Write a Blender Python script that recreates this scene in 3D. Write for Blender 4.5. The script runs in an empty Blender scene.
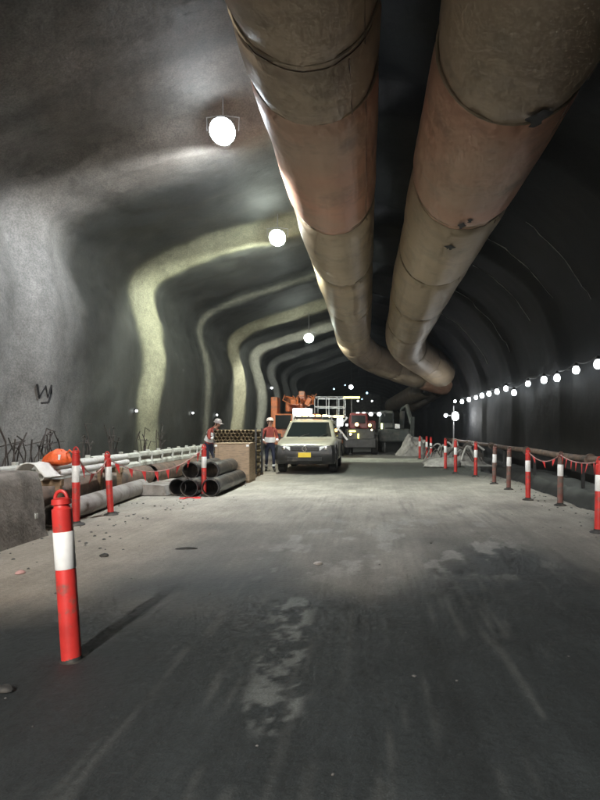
import bpy, bmesh, math, random
import numpy as np
from mathutils import Vector, Matrix

random.seed(7)
rng = np.random.default_rng(7)
R = math.radians
sc = bpy.context.scene
col = sc.collection

# ------------------------------------------------------------------ camera
EYE = Vector((0.0, 0.0, 1.45))
cd = bpy.data.cameras.new('camera')
cam = bpy.data.objects.new('camera', cd)
col.objects.link(cam)
cam.location = EYE
cam.rotation_euler = (math.pi / 2, 0, 0)
cd.sensor_fit = 'HORIZONTAL'
cd.sensor_width = 36
cd.lens = 36
cd.shift_x = -68 / 600      # the vanishing point sits right of and below the picture centre
cd.shift_y = 28 / 600
cd.clip_start = 0.05
cd.clip_end = 400
sc.camera = cam

# ------------------------------------------------------------------ world (sealed off by the tunnel; kept at night level)
w = bpy.data.worlds.new('World')
sc.world = w
w.use_nodes = True
nt = w.node_tree
sky = nt.nodes.new('ShaderNodeTexSky')
sky.sky_type = 'NISHITA'
sky.sun_disc = False
sky.sun_elevation = R(2)
nt.links.new(sky.outputs[0], nt.nodes['Background'].inputs[0])
nt.nodes['Background'].inputs[1].default_value = 0.01

# ------------------------------------------------------------------ exposure and sampling
sc.view_settings.view_transform = 'Standard'
sc.view_settings.look = 'None'
sc.view_settings.gamma = 1
sc.view_settings.exposure = 0.25
sc.cycles.use_denoising = True
sc.cycles.use_adaptive_sampling = True
sc.cycles.adaptive_threshold = 0.07
sc.cycles.adaptive_min_samples = 16
sc.cycles.max_bounces = 4
sc.cycles.diffuse_bounces = 4
sc.cycles.glossy_bounces = 2
sc.cycles.transmission_bounces = 4
sc.cycles.volume_bounces = 0
sc.cycles.caustics_reflective = False
sc.cycles.caustics_refractive = False
sc.cycles.sample_clamp_indirect = 4.0

FLOOD_W = 1500.0
FLOODS = [(-2.95, 12.2, 7.42), (-2.88, 19.1, 7.45), (-3.25, 33.0, 6.35), (-2.95, -6.0, 7.42), (-2.95, -12.0, 7.42)]  # last two are unseen, added behind the camera to light the post fronts


# ------------------------------------------------------------------ pixel helpers (600 x 800 photograph)
def at(px, py, Y):
    """point at distance Y along the tunnel seen at a photograph pixel"""
    return Vector(((px - 368) / 600 * Y, Y, EYE.z - (py - 428) / 600 * Y))


def on_ground(px, py, z=0.0):
    Y = (EYE.z - z) * 600 / (py - 428)
    return Vector(((px - 368) / 600 * Y, Y, z))


# ------------------------------------------------------------------ materials
def mat(name, base, rough=0.7, metal=0.0, var=0.25, scale=6.0, bump=0.0, bscale=40.0, emit=None, estr=0.0,
        dirt=None, dirt_amt=0.5, dirt_scale=3.0, spec=0.5, stretch=None):
    m = bpy.data.materials.new(name)
    m.use_nodes = True
    n, l = m.node_tree.nodes, m.node_tree.links
    b = n['Principled BSDF']
    b.inputs['Roughness'].default_value = rough
    b.inputs['Metallic'].default_value = metal
    b.inputs['Specular IOR Level'].default_value = spec
    tc = n.new('ShaderNodeTexCoord')
    vec = tc.outputs['Object']
    if stretch:
        mp = n.new('ShaderNodeMapping')
        mp.inputs['Scale'].default_value = stretch
        l.new(vec, mp.inputs[0])
        vec = mp.outputs[0]
    nz = n.new('ShaderNodeTexNoise')
    nz.inputs['Scale'].default_value = scale
    nz.inputs['Detail'].default_value = 3
    l.new(vec, nz.inputs['Vector'])
    mr = n.new('ShaderNodeMapRange')
    mr.inputs[1].default_value = 0.3
    mr.inputs[2].default_value = 0.7
    mr.inputs[3].default_value = 1 - var
    mr.inputs[4].default_value = 1 + var
    l.new(nz.outputs[0], mr.inputs[0])
    mx = n.new('ShaderNodeMix')
    mx.data_type = 'RGBA'
    mx.blend_type = 'MULTIPLY'
    mx.inputs[0].default_value = 1
    mx.inputs[6].default_value = (*base, 1)
    l.new(mr.outputs[0], mx.inputs[7])
    out = mx.outputs[2]
    if dirt:
        nd = n.new('ShaderNodeTexNoise')
        nd.inputs['Scale'].default_value = dirt_scale
        nd.inputs['Detail'].default_value = 4
        nd.inputs['Roughness'].default_value = 0.65
        l.new(vec, nd.inputs['Vector'])
        rp = n.new('ShaderNodeMapRange')
        rp.inputs[1].default_value = 0.62 - dirt_amt * 0.3
        rp.inputs[2].default_value = 0.72 - dirt_amt * 0.15
        l.new(nd.outputs[0], rp.inputs[0])
        m2 = n.new('ShaderNodeMix')
        m2.data_type = 'RGBA'
        l.new(rp.outputs[0], m2.inputs[0])
        l.new(out, m2.inputs[6])
        m2.inputs[7].default_value = (*dirt, 1)
        out = m2.outputs[2]
    l.new(out, b.inputs['Base Color'])
    if bump:
        nb = n.new('ShaderNodeTexNoise')
        nb.inputs['Scale'].default_value = bscale
        nb.inputs['Detail'].default_value = 5
        l.new(vec, nb.inputs['Vector'])
        bp = n.new('ShaderNodeBump')
        bp.inputs['Strength'].default_value = bump
        bp.inputs['Distance'].default_value = 0.02
        l.new(nb.outputs[0], bp.inputs['Height'])
        l.new(bp.outputs[0], b.inputs['Normal'])
    if emit:
        b.inputs['Emission Color'].default_value = (*emit, 1)
        b.inputs['Emission Strength'].default_value = estr
    return m


M = {}
M['red_plastic'] = mat('red_plastic', (0.55, 0.035, 0.03), 0.45, var=0.2, dirt=(0.16, 0.09, 0.07), dirt_amt=0.3, dirt_scale=7)
M['dirty_red'] = mat('dirty_red', (0.22, 0.08, 0.065), 0.7, var=0.3, dirt=(0.12, 0.10, 0.085), dirt_amt=0.8, dirt_scale=7)
M['reflective'] = mat('reflective', (0.86, 0.87, 0.86), 0.35, var=0.05, scale=20, spec=0.6)
M['rubber'] = mat('rubber', (0.025, 0.025, 0.024), 0.75, var=0.3, dirt=(0.10, 0.09, 0.075), dirt_amt=0.3)
M['black_pipe'] = mat('black_pipe', (0.018, 0.018, 0.02), 0.4, var=0.2, dirt=(0.14, 0.12, 0.10), dirt_amt=0.45, dirt_scale=4)
M['brown_pipe'] = mat('brown_pipe', (0.15, 0.10, 0.075), 0.65, var=0.35, dirt=(0.06, 0.05, 0.045), dirt_amt=0.5, dirt_scale=4)
M['pale_pipe'] = mat('pale_pipe', (0.33, 0.31, 0.29), 0.6, var=0.2, dirt=(0.16, 0.14, 0.12), dirt_amt=0.5, dirt_scale=3)
M['white_pipe'] = mat('white_pipe', (0.75, 0.74, 0.70), 0.4, var=0.08, dirt=(0.40, 0.36, 0.30), dirt_amt=0.25)
M['galv'] = mat('galv', (0.60, 0.61, 0.57), 0.5, metal=0.0, var=0.15, dirt=(0.30, 0.29, 0.25), dirt_amt=0.4)
M['steel'] = mat('steel', (0.30, 0.30, 0.30), 0.45, metal=0.7, var=0.2)
M['dark_steel'] = mat('dark_steel', (0.05, 0.05, 0.05), 0.5, metal=0.4, var=0.3)
M['rebar'] = mat('rebar', (0.06, 0.05, 0.045), 0.7, var=0.3)
M['concrete'] = mat('concrete', (0.24, 0.215, 0.19), 0.9, var=0.22, scale=5, bump=0.5, bscale=25, dirt=(0.13, 0.115, 0.10), dirt_amt=0.45, dirt_scale=2.2)
M['plywood'] = mat('plywood', (0.36, 0.26, 0.17), 0.7, var=0.18, scale=4, stretch=(2, 2, 12), dirt=(0.22, 0.17, 0.12), dirt_amt=0.35)
M['tube_card'] = mat('tube_card', (0.23, 0.17, 0.09), 0.7, var=0.3)
M['timber'] = mat('timber', (0.22, 0.15, 0.09), 0.8, var=0.3, stretch=(1, 8, 8))
M['orange_bag'] = mat('orange_bag', (0.80, 0.13, 0.03), 0.6, var=0.25, scale=12, bump=0.6, bscale=14)
M['white_cloth'] = mat('white_cloth', (0.78, 0.77, 0.74), 0.7, var=0.1, bump=0.5, bscale=14)
M['flag'] = mat('flag', (0.75, 0.05, 0.05), 0.5, var=0.15)
M['cord'] = mat('cord', (0.50, 0.30, 0.28), 0.7)
M['cable'] = mat('cable', (0.02, 0.02, 0.02), 0.5)
M['car_paint'] = mat('car_paint', (0.37, 0.36, 0.29), 0.32, metal=0.15, var=0.06, dirt=(0.34, 0.31, 0.25), dirt_amt=0.35)
M['car_black'] = mat('car_black', (0.02, 0.02, 0.02), 0.45, var=0.2, dirt=(0.07, 0.065, 0.055), dirt_amt=0.35)
M['chrome'] = mat('chrome', (0.8, 0.8, 0.8), 0.15, metal=1.0, var=0.03)
M['glass'] = mat('glass', (0.012, 0.016, 0.016), 0.08, var=0.1, spec=0.7)
M['headlamp'] = mat('headlamp', (0.80, 0.83, 0.83), 0.12, metal=0.0, var=0.3, scale=24)
M['plate'] = mat('plate', (0.85, 0.62, 0.04), 0.35, var=0.05)
M['truck_white'] = mat('truck_white', (0.80, 0.80, 0.80), 0.4, var=0.08, dirt=(0.45, 0.40, 0.34), dirt_amt=0.3)
M['machine_orange'] = mat('machine_orange', (0.60, 0.17, 0.05), 0.5, var=0.25, dirt=(0.20, 0.10, 0.06), dirt_amt=0.5)
M['machine_red'] = mat('machine_red', (0.20, 0.025, 0.025), 0.5, var=0.25, dirt=(0.12, 0.06, 0.05), dirt_amt=0.4)
M['machine_green'] = mat('machine_green', (0.035, 0.042, 0.038), 0.6, var=0.3, dirt=(0.08, 0.075, 0.065), dirt_amt=0.4)
M['rail_white'] = mat('rail_white', (0.75, 0.78, 0.80), 0.4, var=0.1)
M['skin'] = mat('skin', (0.50, 0.28, 0.20), 0.55, var=0.1)
M['navy'] = mat('navy', (0.018, 0.022, 0.045), 0.85, var=0.3)
M['maroon'] = mat('maroon', (0.30, 0.06, 0.045), 0.8, var=0.2)
M['helmet'] = mat('helmet', (0.62, 0.52, 0.47), 0.35, var=0.05)
M['helmet_grey'] = mat('helmet_grey', (0.30, 0.27, 0.27), 0.4, var=0.05)
M['hair'] = mat('hair', (0.03, 0.02, 0.015), 0.7)
M['eye'] = mat('eye', (0.03, 0.02, 0.02), 0.2)
M['lip'] = mat('lip', (0.35, 0.12, 0.10), 0.5)
M['rock'] = mat('rock', (0.26, 0.25, 0.235), 0.9, var=0.35, scale=2.5, bump=0.8, bscale=9)
M['stone'] = mat('stone', (0.10, 0.098, 0.095), 0.8, var=0.35, scale=3)
M['hose_grey'] = mat('hose_grey', (0.33, 0.32, 0.30), 0.6, var=0.3)
M['spray_paint'] = mat('spray_paint', (0.02, 0.02, 0.022), 0.8)
M['tape'] = mat('tape', (0.02, 0.018, 0.016), 0.6)
M['lens_cool'] = mat('lens_cool', (0.9, 0.9, 0.9), 0.4, emit=(0.86, 0.95, 1.0), estr=40)
M['lens_green'] = mat('lens_green', (0.9, 0.9, 0.9), 0.4, emit=(0.90, 1.0, 0.86), estr=40)
M['bulb'] = mat('bulb', (0.9, 0.9, 0.9), 0.4, emit=(0.90, 0.97, 1.0), estr=16)
M['led_white'] = mat('led_white', (0.9, 0.9, 0.9), 0.4, emit=(0.95, 1.0, 1.0), estr=10)
M['led_amber'] = mat('led_amber', (0.9, 0.7, 0.3), 0.4, emit=(1.0, 0.60, 0.18), estr=9)
M['led_warm'] = mat('led_warm', (0.9, 0.8, 0.6), 0.4, emit=(1.0, 0.82, 0.45), estr=9)
M['led_yellow'] = mat('led_yellow', (0.9, 0.9, 0.3), 0.4, emit=(1.0, 0.92, 0.20), estr=3)
M['led_lime'] = mat('led_lime', (0.9, 0.9, 0.3), 0.4, emit=(0.85, 1.0, 0.45), estr=4)
M['led_blue'] = mat('led_blue', (0.6, 0.8, 0.9), 0.4, emit=(0.45, 0.75, 1.0), estr=4)


def node_math(n, l, op, a, b=None):
    q = n.new('ShaderNodeMath')
    q.operation = op
    for i, v in enumerate((a, b)):
        if v is None:
            continue
        if isinstance(v, (int, float)):
            q.inputs[i].default_value = v
        else:
            l.new(v, q.inputs[i])
    return q.outputs[0]


def surface_material(name, attr='tone', stretch=(1, 1, 1), rough_lo=0.35, rough_hi=0.85, noise_var=0.35,
                     bump=0.6, big=0.8, fine=14, spec=0.5, wetness='Alpha', scratch=0.0):
    """colour from the sheet's own 'tone' colours (alpha = dryness) with grain, streaks and relief on top"""
    m = bpy.data.materials.new(name)
    m.use_nodes = True
    n, l = m.node_tree.nodes, m.node_tree.links
    b = n['Principled BSDF']
    b.inputs['Specular IOR Level'].default_value = spec
    at_ = n.new('ShaderNodeAttribute')
    at_.attribute_name = attr
    tc = n.new('ShaderNodeTexCoord')
    mp = n.new('ShaderNodeMapping')
    mp.inputs['Scale'].default_value = stretch
    l.new(tc.outputs['Object'], mp.inputs[0])
    a = n.new('ShaderNodeTexNoise')
    a.inputs['Scale'].default_value = big
    a.inputs['Detail'].default_value = 5
    a.inputs['Roughness'].default_value = 0.62
    l.new(mp.outputs[0], a.inputs['Vector'])
    f = n.new('ShaderNodeTexNoise')
    f.inputs['Scale'].default_value = fine
    f.inputs['Detail'].default_value = 3
    l.new(tc.outputs['Object'], f.inputs['Vector'])
    s = node_math(n, l, 'ADD', node_math(n, l, 'MULTIPLY', a.outputs[0], 0.65), node_math(n, l, 'MULTIPLY', f.outputs[0], 0.35))
    mr = n.new('ShaderNodeMapRange')
    mr.inputs[1].default_value = 0.32
    mr.inputs[2].default_value = 0.68
    mr.inputs[3].default_value = 1 - noise_var
    mr.inputs[4].default_value = 1 + noise_var
    l.new(s, mr.inputs[0])
    mx = n.new('ShaderNodeMix')
    mx.data_type = 'RGBA'
    mx.blend_type = 'MULTIPLY'
    mx.inputs[0].default_value = 1
    l.new(at_.outputs['Color'], mx.inputs[6])
    l.new(mr.outputs[0], mx.inputs[7])
    g3 = n.new('ShaderNodeTexNoise')
    g3.inputs['Scale'].default_value = fine * 5
    g3.inputs['Detail'].default_value = 2
    l.new(tc.outputs['Object'], g3.inputs['Vector'])
    gr = n.new('ShaderNodeMapRange')
    gr.inputs[1].default_value = 0.35
    gr.inputs[2].default_value = 0.65
    gr.inputs[3].default_value = 0.78
    gr.inputs[4].default_value = 1.22
    l.new(g3.outputs[0], gr.inputs[0])
    mg = n.new('ShaderNodeMix')
    mg.data_type = 'RGBA'
    mg.blend_type = 'MULTIPLY'
    mg.inputs[0].default_value = 1
    l.new(mx.outputs[2], mg.inputs[6])
    l.new(gr.outputs[0], mg.inputs[7])
    outc = mg.outputs[2]
    if scratch:
        ms = n.new('ShaderNodeMapping')
        ms.inputs['Scale'].default_value = (16, 0.9, 1)
        l.new(tc.outputs['Object'], ms.inputs[0])
        sn_ = n.new('ShaderNodeTexNoise')
        sn_.inputs['Scale'].default_value = 1.0
        sn_.inputs['Detail'].default_value = 2
        l.new(ms.outputs[0], sn_.inputs['Vector'])
        sr = n.new('ShaderNodeMapRange')
        sr.inputs[1].default_value = 0.35
        sr.inputs[2].default_value = 0.70
        sr.inputs[3].default_value = 1 - scratch
        sr.inputs[4].default_value = 1 + 1.4 * scratch
        l.new(sn_.outputs[0], sr.inputs[0])
        mq = n.new('ShaderNodeMix')
        mq.data_type = 'RGBA'
        mq.blend_type = 'MULTIPLY'
        mq.inputs[0].default_value = 1
        l.new(outc, mq.inputs[6])
        l.new(sr.outputs[0], mq.inputs[7])
        outc = mq.outputs[2]
    l.new(outc, b.inputs['Base Color'])
    rr = n.new('ShaderNodeMapRange')
    rr.inputs[3].default_value = rough_lo
    rr.inputs[4].default_value = rough_hi
    dry = node_math(n, l, 'ADD', at_.outputs['Alpha'], node_math(n, l, 'MULTIPLY', node_math(n, l, 'SUBTRACT', a.outputs[0], 0.5), 0.8))
    l.new(dry, rr.inputs[0])
    l.new(rr.outputs[0], b.inputs['Roughness'])
    bp = n.new('ShaderNodeBump')
    bp.inputs['Strength'].default_value = bump
    bp.inputs['Distance'].default_value = 0.03
    l.new(node_math(n, l, 'ADD', s, node_math(n, l, 'MULTIPLY', g3.outputs[0], 0.12)), bp.inputs['Height'])
    l.new(bp.outputs[0], b.inputs['Normal'])
    return m


M['ground'] = surface_material('ground', stretch=(1.1, 0.75, 1), rough_lo=0.58, rough_hi=0.9, noise_var=0.33, bump=0.6, big=1.6, fine=22, scratch=0.06)
M['lining'] = surface_material('lining', stretch=(1, 1, 0.5), rough_lo=0.5, rough_hi=0.85, noise_var=0.38, bump=0.7, big=0.7, fine=6)


def duct_material(name, base, tint, seed):
    m = bpy.data.materials.new(name)
    m.use_nodes = True
    n, l = m.node_tree.nodes, m.node_tree.links
    b = n['Principled BSDF']
    b.inputs['Roughness'].default_value = 0.5
    tc = n.new('ShaderNodeTexCoord')
    mp = n.new('ShaderNodeMapping')
    mp.inputs['Location'].default_value = (seed * 3.1, seed * 1.7, seed)
    l.new(tc.outputs['Object'], mp.inputs[0])
    a = n.new('ShaderNodeTexNoise')
    a.inputs['Scale'].default_value = 0.55
    a.inputs['Detail'].default_value = 5
    l.new(mp.outputs[0], a.inputs['Vector'])
    r = n.new('ShaderNodeMapRange')
    r.inputs[1].default_value = 0.35
    r.inputs[2].default_value = 0.65
    l.new(a.outputs[0], r.inputs[0])
    m1 = n.new('ShaderNodeMix')
    m1.data_type = 'RGBA'
    l.new(r.outputs[0], m1.inputs[0])
    m1.inputs[6].default_value = (*base, 1)
    m1.inputs[7].default_value = (*tint, 1)
    # grime: streaky brown dust
    d = n.new('ShaderNodeTexNoise')
    d.inputs['Scale'].default_value = 1.3
    d.inputs['Detail'].default_value = 5
    d.inputs['Roughness'].default_value = 0.66
    l.new(mp.outputs[0], d.inputs['Vector'])
    rd = n.new('ShaderNodeMapRange')
    rd.inputs[1].default_value = 0.5
    rd.inputs[2].default_value = 0.75
    rd.inputs[4].default_value = 0.55
    l.new(d.outputs[0], rd.inputs[0])
    m2 = n.new('ShaderNodeMix')
    m2.data_type = 'RGBA'
    l.new(rd.outputs[0], m2.inputs[0])
    l.new(m1.outputs[2], m2.inputs[6])
    m2.inputs[7].default_value = (0.13, 0.105, 0.08, 1)
    l.new(m2.outputs[2], b.inputs['Base Color'])
    wv = n.new('ShaderNodeTexNoise')
    wv.inputs['Scale'].default_value = 3.0
    wv.inputs['Detail'].default_value = 4
    l.new(mp.outputs[0], wv.inputs['Vector'])
    bp = n.new('ShaderNodeBump')
    bp.inputs['Strength'].default_value = 0.35
    bp.inputs['Distance'].default_value = 0.05
    l.new(wv.outputs[0], bp.inputs['Height'])
    l.new(bp.outputs[0], b.inputs['Normal'])
    return m


M['duct_a'] = duct_material('duct_a', (0.48, 0.375, 0.265), (0.38, 0.29, 0.20), 1)
M['duct_b'] = duct_material('duct_b', (0.64, 0.33, 0.22), (0.55, 0.37, 0.26), 2)
M['duct_c'] = duct_material('duct_c', (0.52, 0.41, 0.28), (0.42, 0.325, 0.215), 3)
M['duct_band'] = mat('duct_band', (0.36, 0.29, 0.20), 0.5, var=0.3, scale=3)


# ------------------------------------------------------------------ mesh builder
class MB:
    def __init__(s):
        s.v, s.f, s.m = [], [], []

    def add(s, verts, faces, mi=0):
        o = len(s.v)
        s.v += [tuple(q) for q in verts]
        s.f += [tuple(i + o for i in q) for q in faces]
        s.m += [mi] * len(faces)
        return s

    def box(s, c, size, rot=None, mi=0, bev=0.0, taper=(1, 1)):
        """box centred at c; taper scales the top face in x, y"""
        hx, hy, hz = size[0] / 2, size[1] / 2, size[2] / 2
        q = Matrix.Identity(3) if rot is None else (rot.to_3x3() if hasattr(rot, 'to_3x3') else rot)
        c = Vector(c)
        if bev <= 0:
            P = []
            for z in (-1, 1):
                tx, ty = taper if z > 0 else (1, 1)
                for x, y in ((-1, -1), (1, -1), (1, 1), (-1, 1)):
                    P.append(c + q @ Vector((x * hx * tx, y * hy * ty, z * hz)))
            return s.add(P, [(3, 2, 1, 0), (4, 5, 6, 7), (0, 1, 5, 4), (1, 2, 6, 5), (2, 3, 7, 6), (3, 0, 4, 7)], mi)
        bm = bmesh.new()
        bmesh.ops.create_cube(bm, size=1)
        for v in bm.verts:
            tx, ty = taper if v.co.z > 0 else (1, 1)
            v.co = Vector((v.co.x * 2 * hx * tx, v.co.y * 2 * hy * ty, v.co.z * 2 * hz))
        bmesh.ops.bevel(bm, geom=bm.edges[:], offset=bev, segments=2, profile=0.5, affect='EDGES')
        bm.verts.index_update()
        s.add([c + q @ v.co for v in bm.verts], [[v.index for v in f.verts] for f in bm.faces], mi)
        bm.free()
        return s

    def cyl(s, p0, p1, r0, r1=None, n=12, caps=True, mi=0):
        p0, p1 = Vector(p0), Vector(p1)
        r1 = r0 if r1 is None else r1
        d = (p1 - p0).normalized()
        a = d.orthogonal().normalized()
        b = d.cross(a)
        P = []
        for p, r in ((p0, r0), (p1, r1)):
            for i in range(n):
                t = 2 * math.pi * i / n
                P.append(p + (a * math.cos(t) + b * math.sin(t)) * r)
        F = [(i, (i + 1) % n, n + (i + 1) % n, n + i) for i in range(n)]
        if caps:
            F += [tuple(reversed(range(n))), tuple(range(n, 2 * n))]
        return s.add(P, F, mi)

    def pipe(s, p0, p1, r, wall=0.02, n=20, mi=0):
        """hollow pipe, open at both ends"""
        p0, p1 = Vector(p0), Vector(p1)
        d = (p1 - p0).normalized()
        a = d.orthogonal().normalized()
        b = d.cross(a)
        P = []
        for p, rr in ((p0, r), (p1, r), (p1, r - wall), (p0, r - wall)):
            for i in range(n):
                t = 2 * math.pi * i / n
                P.append(p + (a * math.cos(t) + b * math.sin(t)) * rr)
        F = []
        for k in range(4):
            o, q = k * n, ((k + 1) % 4) * n
            F += [(o + i, o + (i + 1) % n, q + (i + 1) % n, q + i) for i in range(n)]
        return s.add(P, F, mi)

    def tube(s, pts, r, n=8, mi=0, caps=True):
        """tube along a polyline; r a number or a list"""
        pts = [Vector(p) for p in pts]
        k = len(pts)
        rs = [r] * k if isinstance(r, (int, float)) else list(r)
        up = None
        P = []
        for i, p in enumerate(pts):
            d = (pts[min(i + 1, k - 1)] - pts[max(i - 1, 0)]).normalized()
            if up is None:
                up = d.orthogonal().normalized()
            up = (up - d * up.dot(d)).normalized()
            b = d.cross(up)
            for j in range(n):
                t = 2 * math.pi * j / n
                P.append(p + (up * math.cos(t) + b * math.sin(t)) * rs[i])
        F = []
        for i in range(k - 1):
            o = i * n
            F += [(o + j, o + (j + 1) % n, o + n + (j + 1) % n, o + n + j) for j in range(n)]
        if caps:
            F += [tuple(reversed(range(n))), tuple(range((k - 1) * n, k * n))]
        return s.add(P, F, mi)

    def lathe(s, prof, c=(0, 0, 0), n=16, mi=0, axis='z', rot=None):
        """prof: list of (radius, height); closed at ends with radius 0"""
        c = Vector(c)
        q = Matrix.Identity(3) if rot is None else rot
        P, F = [], []
        for r, z in prof:
            for j in range(n):
                t = 2 * math.pi * j / n
                P.append(c + q @ Vector((r * math.cos(t), r * math.sin(t), z)))
        for i in range(len(prof) - 1):
            o = i * n
            F += [(o + j, o + (j + 1) % n, o + n + (j + 1) % n, o + n + j) for j in range(n)]
        F += [tuple(reversed(range(n))), tuple(range((len(prof) - 1) * n, len(prof) * n))]
        return s.add(P, F, mi)

    def loft(s, rings, mi=0, caps=True):
        n = len(rings[0])
        P = [p for r in rings for p in r]
        F = []
        for i in range(len(rings) - 1):
            o = i * n
            F += [(o + j, o + (j + 1) % n, o + n + (j + 1) % n, o + n + j) for j in range(n)]
        if caps:
            F += [tuple(reversed(range(n))), tuple(range((len(rings) - 1) * n, len(rings) * n))]
        return s.add(P, F, mi)

    def slab(s, poly, off, mi=0):
        """flat polygon thickened by the vector off"""
        n = len(poly)
        off = Vector(off)
        P = [Vector(p) for p in poly] + [Vector(p) + off for p in poly]
        F = [tuple(reversed(range(n))), tuple(range(n, 2 * n))] + [(i, (i + 1) % n, n + (i + 1) % n, n + i) for i in range(n)]
        return s.add(P, F, mi)

    def mesh(s, name, mats, smooth=False):
        me = bpy.data.meshes.new(name)
        me.from_pydata(s.v, [], s.f)
        for m_ in (mats if isinstance(mats, (list, tuple)) else [mats]):
            me.materials.append(M[m_] if isinstance(m_, str) else m_)
        me.polygons.foreach_set('material_index', s.m)
        bm = bmesh.new()
        bm.from_mesh(me)
        bmesh.ops.recalc_face_normals(bm, faces=bm.faces[:])
        bm.to_mesh(me)
        bm.free()
        if smooth:
            me.polygons.foreach_set('use_smooth', [True] * len(me.polygons))
            me.set_sharp_from_angle(angle=R(40))
        me.update()
        return me

    def build(s, name, mats, parent=None, smooth=False):
        return link(name, s.mesh(name, mats, smooth), parent)


def link(name, me, parent=None):
    o = bpy.data.objects.new(name, me)
    col.objects.link(o)
    if parent:
        o.parent = parent
    return o


def tag(o, label=None, cat=None, group=None, kind=None):
    if label:
        o['label'] = label
    if cat:
        o['category'] = cat
    if group:
        o['group'] = group
    if kind:
        o['kind'] = kind
    return o


def thing(name, label, cat, loc=(0, 0, 0), rz=0.0, group=None):
    o = bpy.data.objects.new(name, None)
    o.empty_display_size = 0.2
    col.objects.link(o)
    o.location = loc
    o.rotation_euler = (0, 0, rz)
    return tag(o, label, cat, group)


def copy_tree(o, parent=None):
    c = o.copy()
    col.objects.link(c)
    c.parent = parent
    for ch in [q for q in o.children]:
        copy_tree(ch, c)
    return c


# ------------------------------------------------------------------ numpy value noise
def vnoise(x, y, seed=0):
    def h(i, j):
        k = (i.astype(np.int64) * 374761393 + j.astype(np.int64) * 668265263 + seed * 1442695041) & 0x7fffffff
        k = ((k ^ (k >> 13)) * 1274126177) & 0x7fffffff
        return ((k ^ (k >> 16)) & 0xffff) / 65535.0
    xi, yi = np.floor(x), np.floor(y)
    xf, yf = x - xi, y - yi
    u, v = xf * xf * (3 - 2 * xf), yf * yf * (3 - 2 * yf)
    a = h(xi, yi) * (1 - u) + h(xi + 1, yi) * u
    b = h(xi, yi + 1) * (1 - u) + h(xi + 1, yi + 1) * u
    return a * (1 - v) + b * v


def fbm(x, y, seed=0, oct=4):
    t, amp, tot = 0, 1.0, 0
    for k in range(oct):
        t = t + amp * vnoise(x * 2 ** k, y * 2 ** k, seed + k * 17)
        tot += amp
        amp *= 0.5
    return t / tot


def sstep(a, b, x):
    t = np.clip((x - a) / (b - a), 0, 1)
    return t * t * (3 - 2 * t)


def grid_object(name, X, Y, Z, colr, material):
    """X, Y, Z: (n, m) arrays; colr (n, m, 4)"""
    n, m = X.shape
    P = np.stack([X, Y, Z], -1).reshape(-1, 3)
    idx = np.arange(n * m).reshape(n, m)
    F = np.stack([idx[:-1, :-1], idx[1:, :-1], idx[1:, 1:], idx[:-1, 1:]], -1).reshape(-1, 4)
    me = bpy.data.meshes.new(name)
    me.vertices.add(len(P))
    me.vertices.foreach_set('co', P.ravel().astype(np.float32))
    me.loops.add(len(F) * 4)
    me.loops.foreach_set('vertex_index', F.ravel().astype(np.int32))
    me.polygons.add(len(F))
    me.polygons.foreach_set('loop_start', np.arange(0, len(F) * 4, 4, dtype=np.int32))
    me.polygons.foreach_set('use_smooth', np.ones(len(F), bool))
    me.update(calc_edges=True)
    me.validate()
    ca = me.color_attributes.new('tone', 'FLOAT_COLOR', 'POINT')
    ca.data.foreach_set('color', colr.reshape(-1).astype(np.float32))
    me.materials.append(material)
    return link(name, me)


def mixc(a, b, t):
    return a * (1 - t[..., None]) + np.array(b) * t[..., None]


# ------------------------------------------------------------------ ground
def trench_edge(y):
    return 3.95 + 0.55 * (fbm(y * 0.5, y * 0 + 3.3, 21, 4) - 0.5) + 0.05 * np.sin(y * 2.1)


def ground_z(x, y):
    x = np.asarray(x, float)
    y = np.asarray(y, float)
    rel = (fbm(x * 1.1, y * 0.5, 5, 4) - 0.5) * 0.05 + (fbm(x * 5, y * 3.0, 9, 3) - 0.5) * 0.012
    rel *= sstep(-4.6, -2.9, x) * (1 - 0.6 * sstep(3.0, 3.4, x))
    e = trench_edge(y)
    drop = -0.50 * sstep(e, e + 0.14, x) + 0.36 * sstep(5.1, 5.5, x)
    rel2 = (fbm(x * 2.5, y * 2.5, 31, 3) - 0.5) * 0.10 * sstep(e + 0.1, e + 0.5, x)
    return np.minimum(rel, 0.012) + drop + rel2


ys = np.concatenate([np.arange(-14, 1.5, 0.4), np.arange(1.5, 7.5, 0.03), np.arange(7.5, 22, 0.06), np.arange(22, 45, 0.2), np.arange(45, 118, 0.8)])
xs = np.concatenate([np.arange(-9, -5, 0.2), np.arange(-5, -2, 0.06), np.arange(-2, 2.4, 0.028), np.arange(2.4, 6.4, 0.06), np.arange(6.4, 9.1, 0.2)])
GX, GY = np.meshgrid(xs, ys, indexing='ij')
GZ = ground_z(GX, GY)
warp = (fbm(GX * 0.7, GY * 0.45, 41, 4) - 0.5)
c = np.zeros(GX.shape + (4,))
c[...] = (0.120, 0.116, 0.104, 0.75)
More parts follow.
